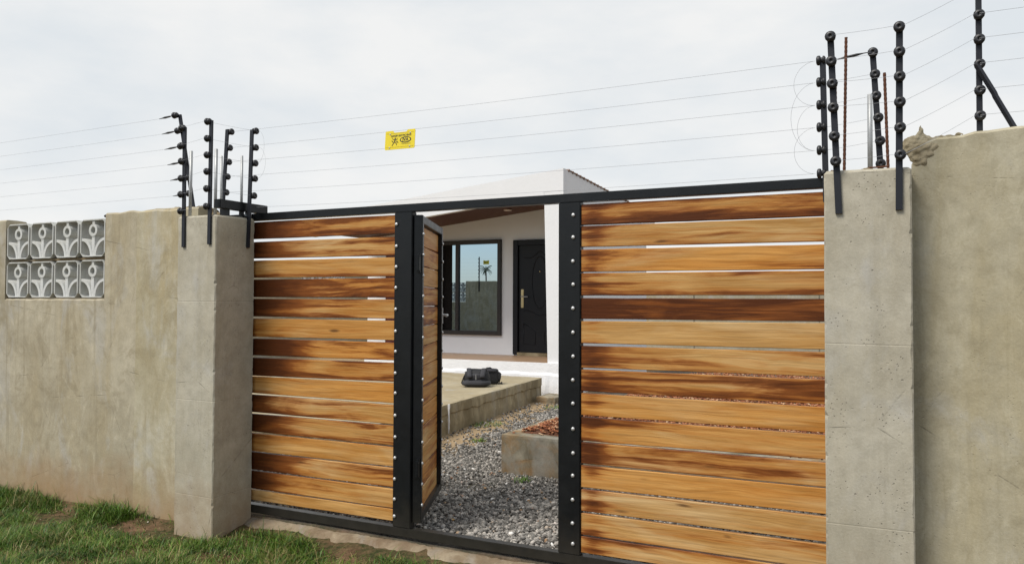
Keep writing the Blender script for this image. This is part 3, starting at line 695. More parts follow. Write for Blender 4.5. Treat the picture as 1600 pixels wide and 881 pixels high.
def pipe(p, q, r, mat, name, label, cat, group, ribs=False):
    p, q = Vector(p), Vector(q)
    if ribs:
        n = int((q-p).length/.011); pts = [p.lerp(q, i/n) for i in range(n+1)]
        mb = MB().tube(pts, r, 7, True, [r*(1.0 if i % 2 else .82) for i in range(n+1)])
    else: mb = MB().tube([p, p.lerp(q, .5), q], r, 8)
    tag(mb.obj(name, mat, smooth=not ribs), label, cat, group)
gp = "galvanised pipes left standing on the pillars"
pipe((-4.495, -.28, 2.17), (-4.49, -.28, 2.655), .011, 'steel', "steel_pipe", "galvanised pipe on the left pillar standing nearest the wall", "pipe", gp)
pipe((-4.447, -.10, 2.17), (-4.443, -.10, 2.697), .0115, 'steel', "steel_pipe", "tallest galvanised pipe, in the middle of the left pillar's top", "pipe", gp)
pipe((-4.463, -.03, 2.17), (-4.466, -.03, 2.66), .009, 'steel', "steel_pipe", "galvanised pipe half hidden behind the tallest pipe on the left pillar", "pipe", gp)
pipe((-4.243, -.05, 2.17), (-4.244, -.05, 2.64), .0095, 'steel', "steel_pipe", "galvanised pipe standing by the black bracket on the left pillar", "pipe", gp)
pipe((-.154, -.10, 2.18), (-.153, -.10, 2.596), .0115, 'steel', "steel_pipe", "lone galvanised pipe standing on the right pillar", "pipe", gp)
gr = "rusty reinforcing bars on the right pillar"
pipe((-.262, -.20, 2.18), (-.249, -.20, 2.853), .0075, 'rust', "reinforcing_bar", "tallest rusty reinforcing bar rising from the right pillar", "rebar", gr, True)
pipe((-.074, -.20, 2.18), (-.087, -.20, 2.665), .0075, 'rust', "reinforcing_bar", "rusty reinforcing bar leaning left beside the pillar's right front post", "rebar", gr, True)
pipe((-.292, -.20, 2.18), (-.297, -.20, 2.64), .0065, 'rust', "reinforcing_bar", "rusty reinforcing bar half hidden behind the leaning left post", "rebar", gr, True)
rg = MB(); rg.tube([(-.31, -.3, 2.212), (-.2, -.1, 2.222), (-.08, -.2, 2.219), (-.05, -.06, 2.225)], .004, 5); rg.tube([(-.30, -.06, 2.218), (-.15, -.25, 2.222), (-.07, -.3, 2.215)], .004, 5)
tag(rg.obj("tie_wire", 'rust'), "rusty tie wire lying on top of the right pillar", "wire")
mcap = MB(); lumps(mcap, [(-.20, -.22, 2.205, .018), (-.16, -.25, 2.206, .022), (-.11, -.2, 2.204, .015)], 8)
tag(mcap.obj("mortar_lump", 'mortar'), "small dried mortar lump on top of the right pillar", "mortar")
mcap = MB(); lumps(mcap, [(-5.62, -.1, 2.268, .016)], 8); tag(mcap.obj("mortar_lump", 'dark'), "tiny dark lump on the topmost right breeze block", "debris")

# ------------------------------------------------------------------ yellow warning signs
def text_mesh(body, size, bold=0.0):
    c = bpy.data.curves.new("t", 'FONT'); c.body = body; c.size = size; c.align_x = 'CENTER'; c.align_y = 'CENTER'; c.offset = bold
    o = bpy.data.objects.new("t", c); COL.objects.link(o)
    dg = bpy.context.evaluated_depsgraph_get(); me = bpy.data.meshes.new_from_object(o.evaluated_get(dg)); bpy.data.objects.remove(o)
    return me
def sign(loc, rot, label, sx=1.0):
    root = empty("warning_sign", loc, label, "sign", "yellow electric fence signs"); root.rotation_euler = rot; root.scale = (sx, 1, 1)
    W, H = .115, .062
    poly = [(-W+.006,-H),(W-.006,-H),(W,-H+.006),(W,H-.006),(W-.006,H),(.058,H),(.046,H-.013),(-.046,H-.013),(-.058,H),(-W+.006,H),(-W,H-.006),(-W,-H+.006)]
    b = MB(); b.prism(poly, -.0015, .0015); b.obj("board", 'yellow', root)
    b = MB(); b.box(-W+.008, W-.008, -.0024, -.0012, H-.0185, H-.0165); b.box(-W+.008, W-.008, -.0024, -.0012, -H+.014, -H+.016); b.obj("ridge", mat_ridge, root)
    for x, z in ((-.078, .040), (.078, .040), (-.078, -.048), (.078, -.048)):
        c_ = lathe([(.005, 0), (.005, -.003), (.003, -.004)], 8); c_.obj("rivet", 'steel', root, loc=(x, -.001, z))
    def put(body, size, x, z, mat, bold=0, w_=None, y=-.0022, sx_=1, name="lettering"):
        me = text_mesh(body, size, bold); me.materials.clear(); me.materials.append(M[mat])
        o = link(name, me, root, loc=(x, y, z), rot=(math.radians(90), 0, 0)); o.scale = (sx_, 1, 1); return o
    put("DANGER! ELECTRIC FENCE", .0165, .008, .026, 'ink', .0006, sx_=.78)
    el = MB(); el.prism(arc(0, 0, .044, .0205, 0, 360, 28)[:-1], -.0022, -.0012); el.obj("emblem_oval", 'ink', root, loc=(.044, 0, -.003))
    el = MB(); el.prism(arc(0, 0, .036, .0145, 0, 360, 28)[:-1], -.0028, -.0014); el.obj("emblem_oval", 'yellow', root, loc=(.044, 0, -.003))
    put("JVA", .030, .044, -.003, 'ink', .0012, y=-.0034)
    put("SECURITY FENCING", .008, .048, -.029, 'ink', .0002) if False else None
    b = MB(); b.box(.012, .085, -.0022, -.0012, -.0305, -.0285); b.obj("small_print", 'ink', root)
    # man struck by a jagged flash
    f = MB(); cx_, cz_ = -.040, -.008
    f.prism(arc(cx_+.004, cz_+.017, .0055, .006, 0, 360, 10)[:-1], -.0023, -.0012)
    def limb(pts, wd):
        for k in range(len(pts)-1):
            a, c2 = Vector((pts[k][0], 0, pts[k][1])), Vector((pts[k+1][0], 0, pts[k+1][1])); d = (c2-a).normalized(); nrm = Vector((-d.z, 0, d.x))*wd/2
            q = [a+nrm, a-nrm, c2-nrm*.8, c2+nrm*.8]
            f.prism([(v.x+cx_, v.z+cz_) for v in q], -.0022-.0001*k-.00003*len(f.v)/8, -.0012)
    limb([(.003, .012), (-.001, -.006)], .010)
    limb([(.002, .010), (.016, .006), (.020, .020)], .004); limb([(.001, .010), (-.014, .012), (-.018, .024)], .004)
    limb([(-.001, -.005), (.012, -.014), (.018, -.028)], .005); limb([(-.001, -.005), (-.010, -.016), (-.020, -.030)], .005)
    limb([(-.026, .004), (-.012, .000), (-.018, -.004), (-.006, -.008)], .003); limb([(.010, -.004), (.024, -.002), (.017, -.008), (.030, -.010)], .003)
    f.obj("pictogram", 'ink', root)
    return root
mat_ridge = mat_plain("yellow_ridge", (.55, .42, .01), .5)
sign((-2.914, -.006, 2.645), (math.radians(-4), math.radians(.5), 0), "yellow electric fence warning sign hanging on the wires above the gate")
sign((-11.93, .052, 2.87), (0, 0, math.pi), "yellow warning sign on the left wall's wires, seen mirrored in the house window", .9)

# ------------------------------------------------------------------ house
house = empty("house", (-7.2, 9.0, 0), "white single storey house with a sloping parapet roof, brown porch ceiling and dark front door", "house")
HL = (7.2, -9.0, 0)
def hobj(mb, name, mat, parent=None, smooth=False):
    return mb.obj(name, mat, parent or house, smooth, loc=HL if parent is None else None)
SX = lambda x: 3.235 + .105*(x+6.56)             # porch ceiling height
TOP = lambda x: 3.712 + .1072*(x+4.82)
XL, XR = -9.87, -4.82
# porch back wall with door and window openings
wl = MB()
DX0, DX1, DZ0, DZ1 = -6.535, -5.47, .648, 2.756
WX0, WX1, WZ0, WZ1 = -8.12, -6.78, .987, 2.782
MX0, MX1, MZ1 = -9.43, -8.75, 2.62
yb0, yb1 = 8.9, 9.1
for (a, b, z0, z1) in ((XL, MX0, .1, 3.6), (MX0, MX1, MZ1, 3.6), (MX1, WX0, .1, 3.6), (WX0, WX1, .1, WZ0), (WX0, WX1, WZ1, 3.6), (WX1, DX0, .1, 3.6), (DX0, DX1, DZ1, 3.6), (DX1, -5.05, .1, 3.6), (MX0, MX1, .1, .62), (DX0, DX1, .1, .64)):
    za, zb_ = (min(z1, SX(a)+.1), min(z1, SX(b)+.1)) if z1 > 3 else (z1, z1)
    wl.prism([(a, z0), (b, z0), (b, zb_), (a, za)], yb0, yb1)
hobj(wl, "porch_wall", 'white')
sd_w = MB(); sd_w.add([(XR-.23, 7.40, .05), (XR, 7.40, .05), (XR, 11.6, .05), (XR-.23, 11.6, .05), (XR-.23, 7.40, 3.3), (XR, 7.40, 3.3), (XR, 11.6, 3.3), (XR-.23, 11.6, 3.3)], [(0,3,2,1),(4,5,6,7),(0,1,5,4),(1,2,6,5),(2,3,7,6),(3,0,4,7)])
hobj(sd_w, "side_wall", 'white')
bk = MB(); bk.box(XL, XR-.235, 11.4, 11.6, .05, 2.9); bk.box(XL, XL+.2, 9.105, 11.395, .05, 2.8); hobj(bk, "back_wall", 'white')
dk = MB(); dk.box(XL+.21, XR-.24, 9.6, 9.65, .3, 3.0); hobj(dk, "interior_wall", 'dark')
# column at the right front corner, a little wider at its head
colm = MB(); a0, a1 = -5.07, -5.152
colm.add([(a0, 7.2, .05), (XR, 7.2, .05), (XR, 7.395, .05), (a0, 7.395, .05), (a1, 7.2, 3.36), (XR, 7.2, 3.36), (XR, 7.395, 3.36), (a1, 7.395, 3.36)], [(0,3,2,1),(4,5,6,7),(0,1,5,4),(1,2,6,5),(2,3,7,6),(3,0,4,7)])
hobj(colm, "column", 'white')
# parapet: front fascia and side
pa = MB()
pa.prism([(XL, SX(XL)-.085), (a1-.001, SX(a1)-.085), (a1-.001, 3.362), (XR, 3.362), (XR, TOP(XR)), (XL, TOP(XL))], 7.196, 7.30)
hobj(pa, "front_parapet", 'white')
ps = MB(); zt = lambda y: 3.712 - .052*(y-7.2)
ps.add([(XR-.12, 7.301, 3.302), (XR+.002, 7.301, 3.302), (XR+.002, 12.2, 3.0), (XR-.12, 12.2, 3.0), (XR-.12, 7.301, zt(7.3)), (XR+.002, 7.301, zt(7.3)), (XR+.002, 12.2, zt(12.2)), (XR-.12, 12.2, zt(12.2))], [(0,3,2,1),(4,5,6,7),(0,1,5,4),(1,2,6,5),(2,3,7,6),(3,0,4,7)])
hobj(ps, "side_parapet", 'white')
rf = MB(); rf.add([(XL, 7.305, TOP(XL)-.12), (XR-.13, 7.305, TOP(XR)-.12), (XR-.13, 12.2, zt(12.2)-.15), (XL, 12.2, zt(12.2)-.65), (XL, 7.305, TOP(XL)-.06), (XR-.13, 7.305, TOP(XR)-.06), (XR-.13, 12.2, zt(12.2)-.09), (XL, 12.2, zt(12.2)-.59)], [(0,3,2,1),(4,5,6,7),(0,1,5,4),(1,2,6,5),(2,3,7,6),(3,0,4,7)])
hobj(rf, "roof", 'tile')
te = MB()
for i in range(30):
    y = 7.40 + i*.165
    te.tube([(XR-.13, y, zt(y)+.012), (XR+.022, y, zt(y)+.004)], .022, 7)
    te.box(XR-.13, XR+.018, y+.03, y+.135, zt(y+.08)+.001, zt(y+.08)+.016)
t_ = hobj(te, "tile_edge", 'tile'); t_['kind'] = 'stuff'
# soffit boards
sf = MB()
for i in range(17):
    y0, y1 = 7.305+i*.0935, 7.305+i*.0935+.088
    sf.add([(XL, y0, SX(XL)), (a1, y0, SX(a1)), (a1, y1, SX(a1)), (XL, y1, SX(XL)), (XL, y0, SX(XL)+.015), (a1, y0, SX(a1)+.015), (a1, y1, SX(a1)+.015), (XL, y1, SX(XL)+.015)], [(0,3,2,1),(4,5,6,7),(0,1,5,4),(1,2,6,5),(2,3,7,6),(3,0,4,7)])
s_o = hobj(sf, "soffit_boards", 'soffit'); s_o['kind'] = 'stuff'
sb = MB(); sb.add([(XL, 7.305, SX(XL)+.02), (a1, 7.305, SX(a1)+.02), (a1, 8.895, SX(a1)+.02), (XL, 8.895, SX(XL)+.02)], [(0, 1, 2, 3)]); hobj(sb, "soffit_backing", 'dark')
cl = lathe([(.075, 0), (.075, -.012), (.06, -.022), (.02, -.026)], 18, 'Z'); cl_o = cl.obj("ceiling_light", 'lampglass', house, True, loc=(-6.36+7.2, 8.3-9, SX(-6.36)-.002))
fl = MB(); fl.box(-8.6, -5.072, 7.2, 8.897, .45, .628); hobj(fl, "porch_floor", 'porch')
# plinth under the porch: rough plaster with a proud lower edge
pn = MB(); rings = []; N = 60
for i in range(N+1):
    x = -8.62 + (XR+.06+8.62)*i/N; r1 = .012*nz(x*7, 1) + .008*nz(x*19, 2)
    rings.append([(x, 7.10+r1, .02), (x, 7.108+r1*1.5, .30+.02*nz(x*5, 3)), (x, 7.125+.8*r1, .46+.025*nz(x*4, 8)), (x, 7.152+.3*r1, .50+.02*nz(x*4, 8)), (x, 7.160, .652), (x, 7.198, .652), (x, 7.198, .02)])
vs = [p for r_ in rings for p in r_]; k = 7; fs = [(i*k+j, (i+1)*k+j, (i+1)*k+(j+1)%k, i*k+(j+1)%k) for i in range(N) for j in range(k)] + [tuple(range(k)), tuple(N*k+j for j in range(k))]
pn.add(vs, fs); hobj(pn, "plinth", 'plinth', smooth=False)
# front door
fr = MB(); y0 = 8.86
fr.bbox(DX0, DX0+.10, y0, 9.0, DZ0, DZ1, .006); fr.bbox(DX1-.10, DX1, y0, 9.0, DZ0, DZ1, .006); fr.bbox(DX0+.101, DX1-.101, y0, 9.0, DZ1-.10, DZ1, .006)
fdr = hobj(fr, "door_frame", 'door')
dl = MB(); lx0, lx1, lz0, lz1 = DX0+.105, DX1-.105, .685, DZ1-.104; yc = 8.905
dl.bbox(lx0, lx1, yc, yc+.06, lz0, lz1, .004)
leaf = hobj(dl, "front_door", 'door')
cxd = (lx0+lx1)/2 + .0
def mould(pts, r=.0085, closed=False):
    t = MB(); P = [(x, yc-.001, z) for x, z in pts]; 
    if closed: P.append(P[0])
    t.tube(P, r, 6); t.obj("moulding", 'door', leaf, True)
e = arc(cxd, 1.97, .155, .475, 0, 360, 40); mould(e)
lw = lx1-lx0
mould([(lx0+.10+ (lw-.2)*t, 2.415 + .105*math.exp(-((t-.5)/.20)**2) + .012*math.cos(t*12)) for t in [i/24 for i in range(25)]])
mould([(lx0+.10+ (lw-.2)*t, 1.455 - .09*math.exp(-((t-.5)/.22)**2)) for t in [i/24 for i in range(25)]])
for s_ in (-1, 1):
    xa, xb = cxd+s_*.09, cxd+s_*(lw/2-.10)
    mould([(xb, 1.22), (cxd+s_*.20, 1.15), (xa, 1.06), (xa, .84), (xb, .84), (xb, 1.22)])
ph = lathe([(.012, 0), (.012, -.006), (.004, -.007)], 10); ph.obj("peephole", 'brass', leaf, True, loc=(cxd, yc-.0005, 2.17))
hp = MB(); hx = lx0+.075; hp.bbox(hx-.027, hx+.027, yc-.012, yc-.0005, 1.505, 1.845, .006); hp.obj("handle_plate", 'brass', leaf)
hp = MB(); hp.tube([(hx, yc-.012, 1.71), (hx, yc-.055, 1.71)], .012, 8); hp.tube([(hx, yc-.053, 1.71), (hx+.13, yc-.058, 1.708)], .010, 8); hp.obj("door_lever", 'steel', leaf, True)
th = MB(); th.box(DX0+.101, DX1-.101, 8.84, 9.0, .629, .684); hobj(th, "threshold", 'slab')
# window
y0 = 8.845
wf = MB(); f_ = .055
wf.bbox(WX0, WX0+f_, y0, 8.98, WZ0, WZ1, .005); wf.bbox(WX1-f_-.02, WX1, y0, 8.98, WZ0, WZ1, .005); wf.bbox(WX0+f_+.001, WX1-f_-.021, y0, 8.98, WZ1-.075, WZ1, .005); wf.bbox(WX0+f_+.001, WX1-f_-.021, y0, 8.98, WZ0, WZ0+.08, .005)
win = hobj(wf, "window", 'wframe')
mu = MB(); mu.bbox(-7.775, -7.705, y0+.02, 8.93, WZ0+.082, WZ1-.077, .004); mu.obj("mullion", 'wframe', win)
gl = MB(); gl.box(-7.704, WX1-f_-.022, 8.905, 8.912, WZ0+.082, WZ1-.077); gl.obj("window_pane", 'glass', win)
gl = MB(); gl.box(-7.88, -7.776, 8.925, 8.932, WZ0+.082, WZ1-.077); gl.obj("window_pane", 'glass', win)
gl = MB(); gl.box(WX0+.056, -7.882, 8.915, 8.945, WZ0+.082, WZ1-.077); gl.obj("dark_sash_gap", 'dark', win)  # shade of the room behind the open sash, painted as a near-black strip
# maroon door further left on the porch
md = MB(); md.bbox(MX0+.002, MX1-.002, 8.91, 8.96, .622, MZ1-.002, .004); mdo = hobj(md, "side_door", 'maroon')
md = MB()
for z0, z1 in ((.8, 1.5), (1.62, 2.45)): md.bbox(MX0+.12, MX1-.12, 8.897, 8.9095, z0, z1, .004)
md.obj("panel", 'maroon', mdo); mdo['label'] = "maroon side door"

# ------------------------------------------------------------------ concrete slab in front of the porch
def rough_block(name, corners, z0, z1, mat, label, cat, lip=.0, seed=0, bev=.02, step=.06, split=None):
    """prism over a quad of (x,y) corners (counter-clockwise) with ragged edges and an overhanging upper lift"""
    P = []
    for i in range(4):
        a, b = Vector(corners[i]), Vector(corners[(i+1) % 4]); n = max(2, int((b-a).length/step))
        nv = Vector((b.y-a.y, a.x-b.x)).normalized()
        P += [(a.lerp(b, k/n), nv) for k in range(n)]
    zs = [z0, z0+(z1-z0)*.25, z0+(z1-z0)*.45, (split or z0+.6*(z1-z0))-.010, (split or z0+.6*(z1-z0))+.010, z1-bev, z1-.005, z1]
    vs = []; k = len(P); cen = sum((Vector(c) for c in corners), Vector((0, 0)))/4
    for zi, z in enumerate(zs):
        for (p, nv) in P:
            d = .010*nz(p.x*3, p.y*3, z*3+seed) + .0035*nz(p.x*11, p.y*11, z*11+seed)
            d += lip if zi >= 4 else ((.010*nz(p.x*13, p.y*13, seed) - .010) if zi == 3 and split else 0)
            d -= .004 if zi == 6 else (bev*.8 if zi == 7 else 0)
            zz = z + ((.018*nz(p.x*4, p.y*4, seed+2) + .016*nz(p.x*15, p.y*15, seed)) if zi in (3, 4) and split else 0) + (.006*nz(p.x*4, p.y*4, 1) if zi > 4 else 0)
            q = p + nv*d; vs.append((q.x, q.y, zz))
    fs = [(i*k+j, i*k+(j+1)%k, (i+1)*k+(j+1)%k, (i+1)*k+j) for i in range(len(zs)-1) for j in range(k)]
    fs += [tuple((len(zs)-1)*k+j for j in range(k)), tuple(range(k-1, -1, -1))]
    o = MB().add(vs, fs).obj(name, mat); return tag(o, label, cat) if cat else o
rough_block("concrete_slab", [(-8.8, 1.7), (SLAB_X(1.7), 1.7), (SLAB_X(6.88), 6.88), (-8.8, 7.08)], .0, .45, 'slab', "raised sandy concrete slab in front of the porch, with the backpack on it", "slab", .006, 3, .03, .045, .325)
SLAB = bpy.data.objects["concrete_slab"]
SLAB.data.materials.append(M['slab_top_lit'])
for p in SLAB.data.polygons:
    if p.normal.z > .5: p.material_index = 1  # upward faces get the paler colour that paints in overhead light
cr = MB(); px = SLAB_X(3.46); yq = 3.45
pts = [(px+.034+.004*nz(i*.9), yq+.006*nz(i*.7, 5), .452-.033*i) for i in range(11)]
cr.tube(pts, .01, 5, True, [.014, .013, .010, .010, .008, .011, .012, .009, .010, .006, .003]); cr.obj("paint_drip", 'white', SLAB)
rough_block("rubble_block", [(-4.93, 6.45), (-4.62, 6.42), (-4.60, 6.85), (-4.95, 6.95)], .05, .215, 'footing', "small rough concrete block on the ground at the house corner", "block", .004, 9, .02, .05)
# ------------------------------------------------------------------ raised footing with wood chips
bed = rough_block("raised_bed", [(-3.18, 1.95), (1.6, 1.95), (1.6, 8.2), (-3.18, 8.2)], .0, .455, 'footing', "stained concrete raised bed full of reddish wood chips, right of the gravel path", "raised bed", .0, 5, .025, .06)
nC = 21000
cx_ = rng.uniform(-3.12, 1.5, nC); cy_ = 2.02 + 6.0*rng.random(nC)**1.25
edge = np.minimum(np.minimum(cx_+3.12, cy_-2.01), 1.0); keep = rng.random(nC) < np.clip(edge*9-.2, .05, 1); cx_, cy_ = cx_[keep], cy_[keep]; edge = edge[keep]; nC = len(cx_)
cz_ = .450 + .10*(1-np.exp(-np.clip(edge-.02, 0, 2)*5)) + rng.random(nC)*.016
cz_ += .015*np.sin(cx_*5+cy_*3)*np.clip(edge*4, 0, 1)
lx, ly, lz = rng.uniform(.008, .030, nC), rng.uniform(.004, .011, nC), rng.uniform(.002, .005, nC)
ya, pi_, ro_ = rng.uniform(0, 6.28, nC), rng.normal(0, .35, nC), rng.normal(0, .4, nC)
cube = np.array([(-1,-1,-1),(1,-.6,-1),(.9,1,-1),(-1,.7,-1),(-.8,-1,1),(1,-.8,1),(.8,.8,1),(-1,1,1)], float)
cf = np.array([(0,3,2,1),(4,5,6,7),(0,1,5,4),(1,2,6,5),(2,3,7,6),(3,0,4,7)])
V = cube[None]*np.stack([lx, ly, lz], 1)[:, None]
def rotm(V, a, b, c):
    x, y, z = V[..., 0], V[..., 1], V[..., 2]
    ca, sa = np.cos(c)[:, None], np.sin(c)[:, None]; y, z = y*ca-z*sa, y*sa+z*ca
    ca, sa = np.cos(b)[:, None], np.sin(b)[:, None]; x, z = x*ca+z*sa, -x*sa+z*ca
    ca, sa = np.cos(a)[:, None], np.sin(a)[:, None]; x, y = x*ca-y*sa, x*sa+y*ca
    return np.stack([x, y, z], -1)
hx_ = np.linspace(-3.12, 1.56, 60); hy_ = np.linspace(2.01, 8.1, 60)
def hz(x, y):
    e_ = min(x+3.12, y-2.01, 1.56-x, 8.1-y, 1.0); return .440 + .10*(1-math.exp(-max(0, e_-.02)*5)) + (.015*math.sin(x*5+y*3)*min(1, max(0, e_*4)))
hm = MB().add([(x, y, hz(x, y)) for y in hy_ for x in hx_], [(j*60+i, j*60+i+1, j*60+60+i+1, j*60+60+i) for j in range(59) for i in range(59)]).obj("chip_bedding", 'chipbed', bed, True)
V = rotm(V, ya, pi_, ro_) + np.stack([cx_, cy_, cz_], 1)[:, None]
F = (cf[None] + (np.arange(nC)*8)[:, None, None]).reshape(-1, 4)
o = bulk("wood_chips", V.reshape(-1, 3), F, 'mulch', np.repeat(rng.random(nC), 8))
tag(o, "reddish brown wood chips heaped in the raised bed", "wood chips", kind='stuff')

# ------------------------------------------------------------------ crushed stone of the yard
def stones(n, xr, yr, smin, smax, power=1.0):
    x = rng.uniform(*xr, n); y = yr[0] + (yr[1]-yr[0])*rng.random(n)**power
    return x, y, rng.uniform(smin, smax, n)
X = []; Yv = []; Sz = []
for a in (stones(36000, (-5.3, -.25), (.15, 2.3), .006, .0155), stones(30000, (-5.4, -2.6), (1.9, 7.0), .007, .018), stones(6500, (-10, -5.2), (.2, 2.2), .012, .025), stones(2600, (-3.6, -1.7), (.14, 1.2), .013, .021), stones(2500, (-12, -8.8), (.2, 7), .014, .03)):
    X.append(a[0]); Yv.append(a[1]); Sz.append(a[2])
X, Yv, Sz = map(np.concatenate, (X, Yv, Sz))
ok = ~((X > -3.2) & (X < 1.7) & (Yv > 1.93)) & ~((X < SLAB_X(Yv)+.03) & (X > -8.85) & (Yv > 1.66)) & ~((Yv > 7.0) & (X < -4.7)) & ~((X > -5.0) & (X < -4.58) & (Yv > 6.4))
sm = np.array([sandmask(a, b) for a, b in zip(X, Yv)]); ok &= rng.random(len(X)) > sm*.88
X, Yv, Sz, sm = X[ok], Yv[ok], Sz[ok], sm[ok]; n = len(X)
Zg = np.array([gheight(a, b) for a, b in zip(X, Yv)])
bm_ = bmesh.new(); bmesh.ops.create_icosphere(bm_, subdivisions=1, radius=1); bv = np.array([v.co[:] for v in bm_.verts]); bf = np.array([[v.index for v in f.verts] for f in bm_.faces]); bm_.free()
var = np.stack([np.sign(bv)*np.abs(bv)**rng.uniform(.75, 1.3)*(1+rng.uniform(-.30, .30, (len(bv), 1))) for _ in range(24)])
V = var[rng.integers(0, 24, n)]*(Sz[:, None]*np.stack([rng.uniform(.8, 1.3, n), rng.uniform(.65, 1.05, n), rng.uniform(.5, .85, n)], 1))[:, None]
V = rotm(V, rng.uniform(0, 6.28, n), rng.normal(0, .5, n), rng.normal(0, .5, n)) + np.stack([X, Yv, Zg+Sz*.18+rng.random(n)*.012], 1)[:, None]
F = (bf[None] + (np.arange(n)*len(bv))[:, None, None]).reshape(-1, 3)
tn_ = np.clip(rng.beta(1.35, 1.9, n)*.84 + (rng.random(n) < .07)*rng.uniform(0, .3, n) + (rng.random(n) < .05)*.35, 0, 1)
o = bulk("crushed_stone", V.reshape(-1, 3), F, 'stones', np.repeat(tn_, len(bv)))
tag(o, "grey crushed stone spread over the yard behind the gate", "gravel", kind='stuff')

# ------------------------------------------------------------------ grass and weeds
def blades(pos, hgt, wid, lean, tone, name):
    n = len(pos); th = rng.uniform(0, 6.28, n); d = np.stack([np.cos(th), np.sin(th)], 1); s = np.stack([-d[:, 1], d[:, 0]], 1)
    V = np.zeros((n, 7, 3)); ts = [0, .4, .75, 1.0]
    for k, t in enumerate(ts):
        c = pos[:, :2] + d*(lean*hgt*t**1.8)[:, None]; z = pos[:, 2] + hgt*t*(1-.28*lean*t)
        wv = wid*(1-t**1.6)/2
        if k < 3:
            V[:, 2*k, :2] = c + s*wv[:, None]; V[:, 2*k+1, :2] = c - s*wv[:, None]; V[:, 2*k, 2] = z; V[:, 2*k+1, 2] = z
        else: V[:, 6, :2] = c; V[:, 6, 2] = z
    tri = np.array([(0,1,3),(0,3,2),(2,3,5),(2,5,4),(4,5,6)])
    F = (tri[None] + (np.arange(n)*7)[:, None, None]).reshape(-1, 3)
    return bulk(name, V.reshape(-1, 3), F, 'grass', np.repeat(tone, 7), True)
def fbm(x, y, s, o=0): return np.array([nz(a*s, b*s, o) + .5*nz(a*s*2.3, b*s*2.3, o+3) for a, b in zip(x, y)])
N = 330000
gx = rng.uniform(-8.0, -2.0, N); gy = rng.uniform(-2.2, -.08, N)
infr = (gy > -1.75 + (gx+4.95)*.5) & (gx + gy*1.7 > -7.9)
gx, gy = gx[infr], gy[infr]
dens = fbm(gx, gy, 2.4, 1)*1.05 + .74
# bare soil by the wall's end, thin cover along the sill, nothing inside the walls
bare = np.exp(-(((gx+4.75)/.35)**2 + ((gy+.38)/.16)**2))*1.3 + np.exp(-(((gx+5.7)/.3)**2 + ((gy+.45)/.09)**2))*.7
front = np.where(gx > -4.15, np.clip((gy+.10)/.12+1.0, 0, 1), np.clip((gy+.22)/.10, 0, 1)*0)
dens = dens - bare - front*.75
inside = (gx < -4.5) & (gy > -.20) | (gx > -4.53) & (gx < -4.13) & (gy > -.38) | (gx >= -4.15) & (gy > -.17)
ok = (rng.random(len(gx)) < np.clip(dens, .02, 1)) & ~inside
gx, gy, dens = gx[ok], gy[ok], dens[ok]; n = len(gx)
gz = np.array([gheight(a, b) for a, b in zip(gx, gy)])-.004
hh = rng.gamma(4, .0115, n)*(.5+.6*np.clip(dens, 0, 1.1))
nearw = (gx < -4.55) & (gy > -.42) & (fbm(gx, gy*.3, 1.6, 6) > -.05); hh[nearw] *= 1.55
tone = np.clip(.38 + .34*fbm(gx, gy, 3.4, 12) + rng.normal(0, .19, n), 0, .84); dry = rng.random(n) < (.13+.26*(fbm(gx, gy, 3.3, 21) > .35)); tone[dry] = rng.uniform(.85, 1, dry.sum())
o = blades(np.stack([gx, gy, gz], 1), hh, rng.uniform(.0025, .0062, n), rng.uniform(.3, 1.75, n), tone, "grass")
tag(o, "short patchy green grass growing in front of the wall and gate", "grass", kind='stuff')
# long stalks standing out of the grass
N = 150; sx_ = rng.uniform(-7.2, -2.4, N); sy_ = rng.uniform(-1.3, -.22, N); okk = ~((sx_ > -4.53) & (sx_ < -4.13) & (sy_ > -.4)); sx_, sy_ = sx_[okk], sy_[okk]; n = len(sx_)
o = blades(np.stack([sx_, sy_, np.zeros(n)], 1), rng.uniform(.10, .22, n), rng.uniform(.003, .005, n), rng.uniform(.4, 1.5, n), rng.uniform(.5, .95, n), "grass_stalks")
tag(o, "long thin grass stalks leaning out of the lawn", "grass", kind='stuff')
nP = 170; px_ = rng.uniform(-7.4, -2.3, nP); py_ = rng.uniform(-1.4, -.2, nP); okp = ~((px_ > -4.56) & (px_ < -4.1) & (py_ > -.42)); px_, py_ = px_[okp], py_[okp]; nP = len(px_)
pz_ = np.array([gheight(a, b) for a, b in zip(px_, py_)]); ps_ = rng.uniform(.003, .010, nP)
Vp = var[rng.integers(0, 24, nP)]*(ps_[:, None]*np.stack([rng.uniform(.8, 1.5, nP), rng.uniform(.6, 1.0, nP), rng.uniform(.3, .8, nP)], 1))[:, None]
Vp = rotm(Vp, rng.uniform(0, 6.28, nP), rng.normal(0, .3, nP), rng.normal(0, .3, nP)) + np.stack([px_, py_, pz_+ps_*.3+.004], 1)[:, None]
o = bulk("pebbles", Vp.reshape(-1, 3), (bf[None] + (np.arange(nP)*len(bv))[:, None, None]).reshape(-1, 3), 'crumbs', np.repeat(np.clip(rng.beta(2, 2, nP), 0, 1), len(bv)))
tag(o, "small pebbles and pale crumbs scattered in the grass", "pebbles", kind='stuff')
lf = MB(); lf.add([(0, 0, .012), (.025, .012, .020), (.05, .008, .014), (.075, -.002, .024), (.045, -.018, .016), (.02, -.014, .022), (.04, -.003, .010)], [(0, 6, 1), (1, 6, 2), (2, 6, 3), (3, 6, 4), (4, 6, 5), (5, 6, 0)])
tag(lf.obj("dry_leaf", 'leaf', loc=(-2.80, .43, .118)), "ochre dry leaf lying on the gravel near the open wicket", "leaf")
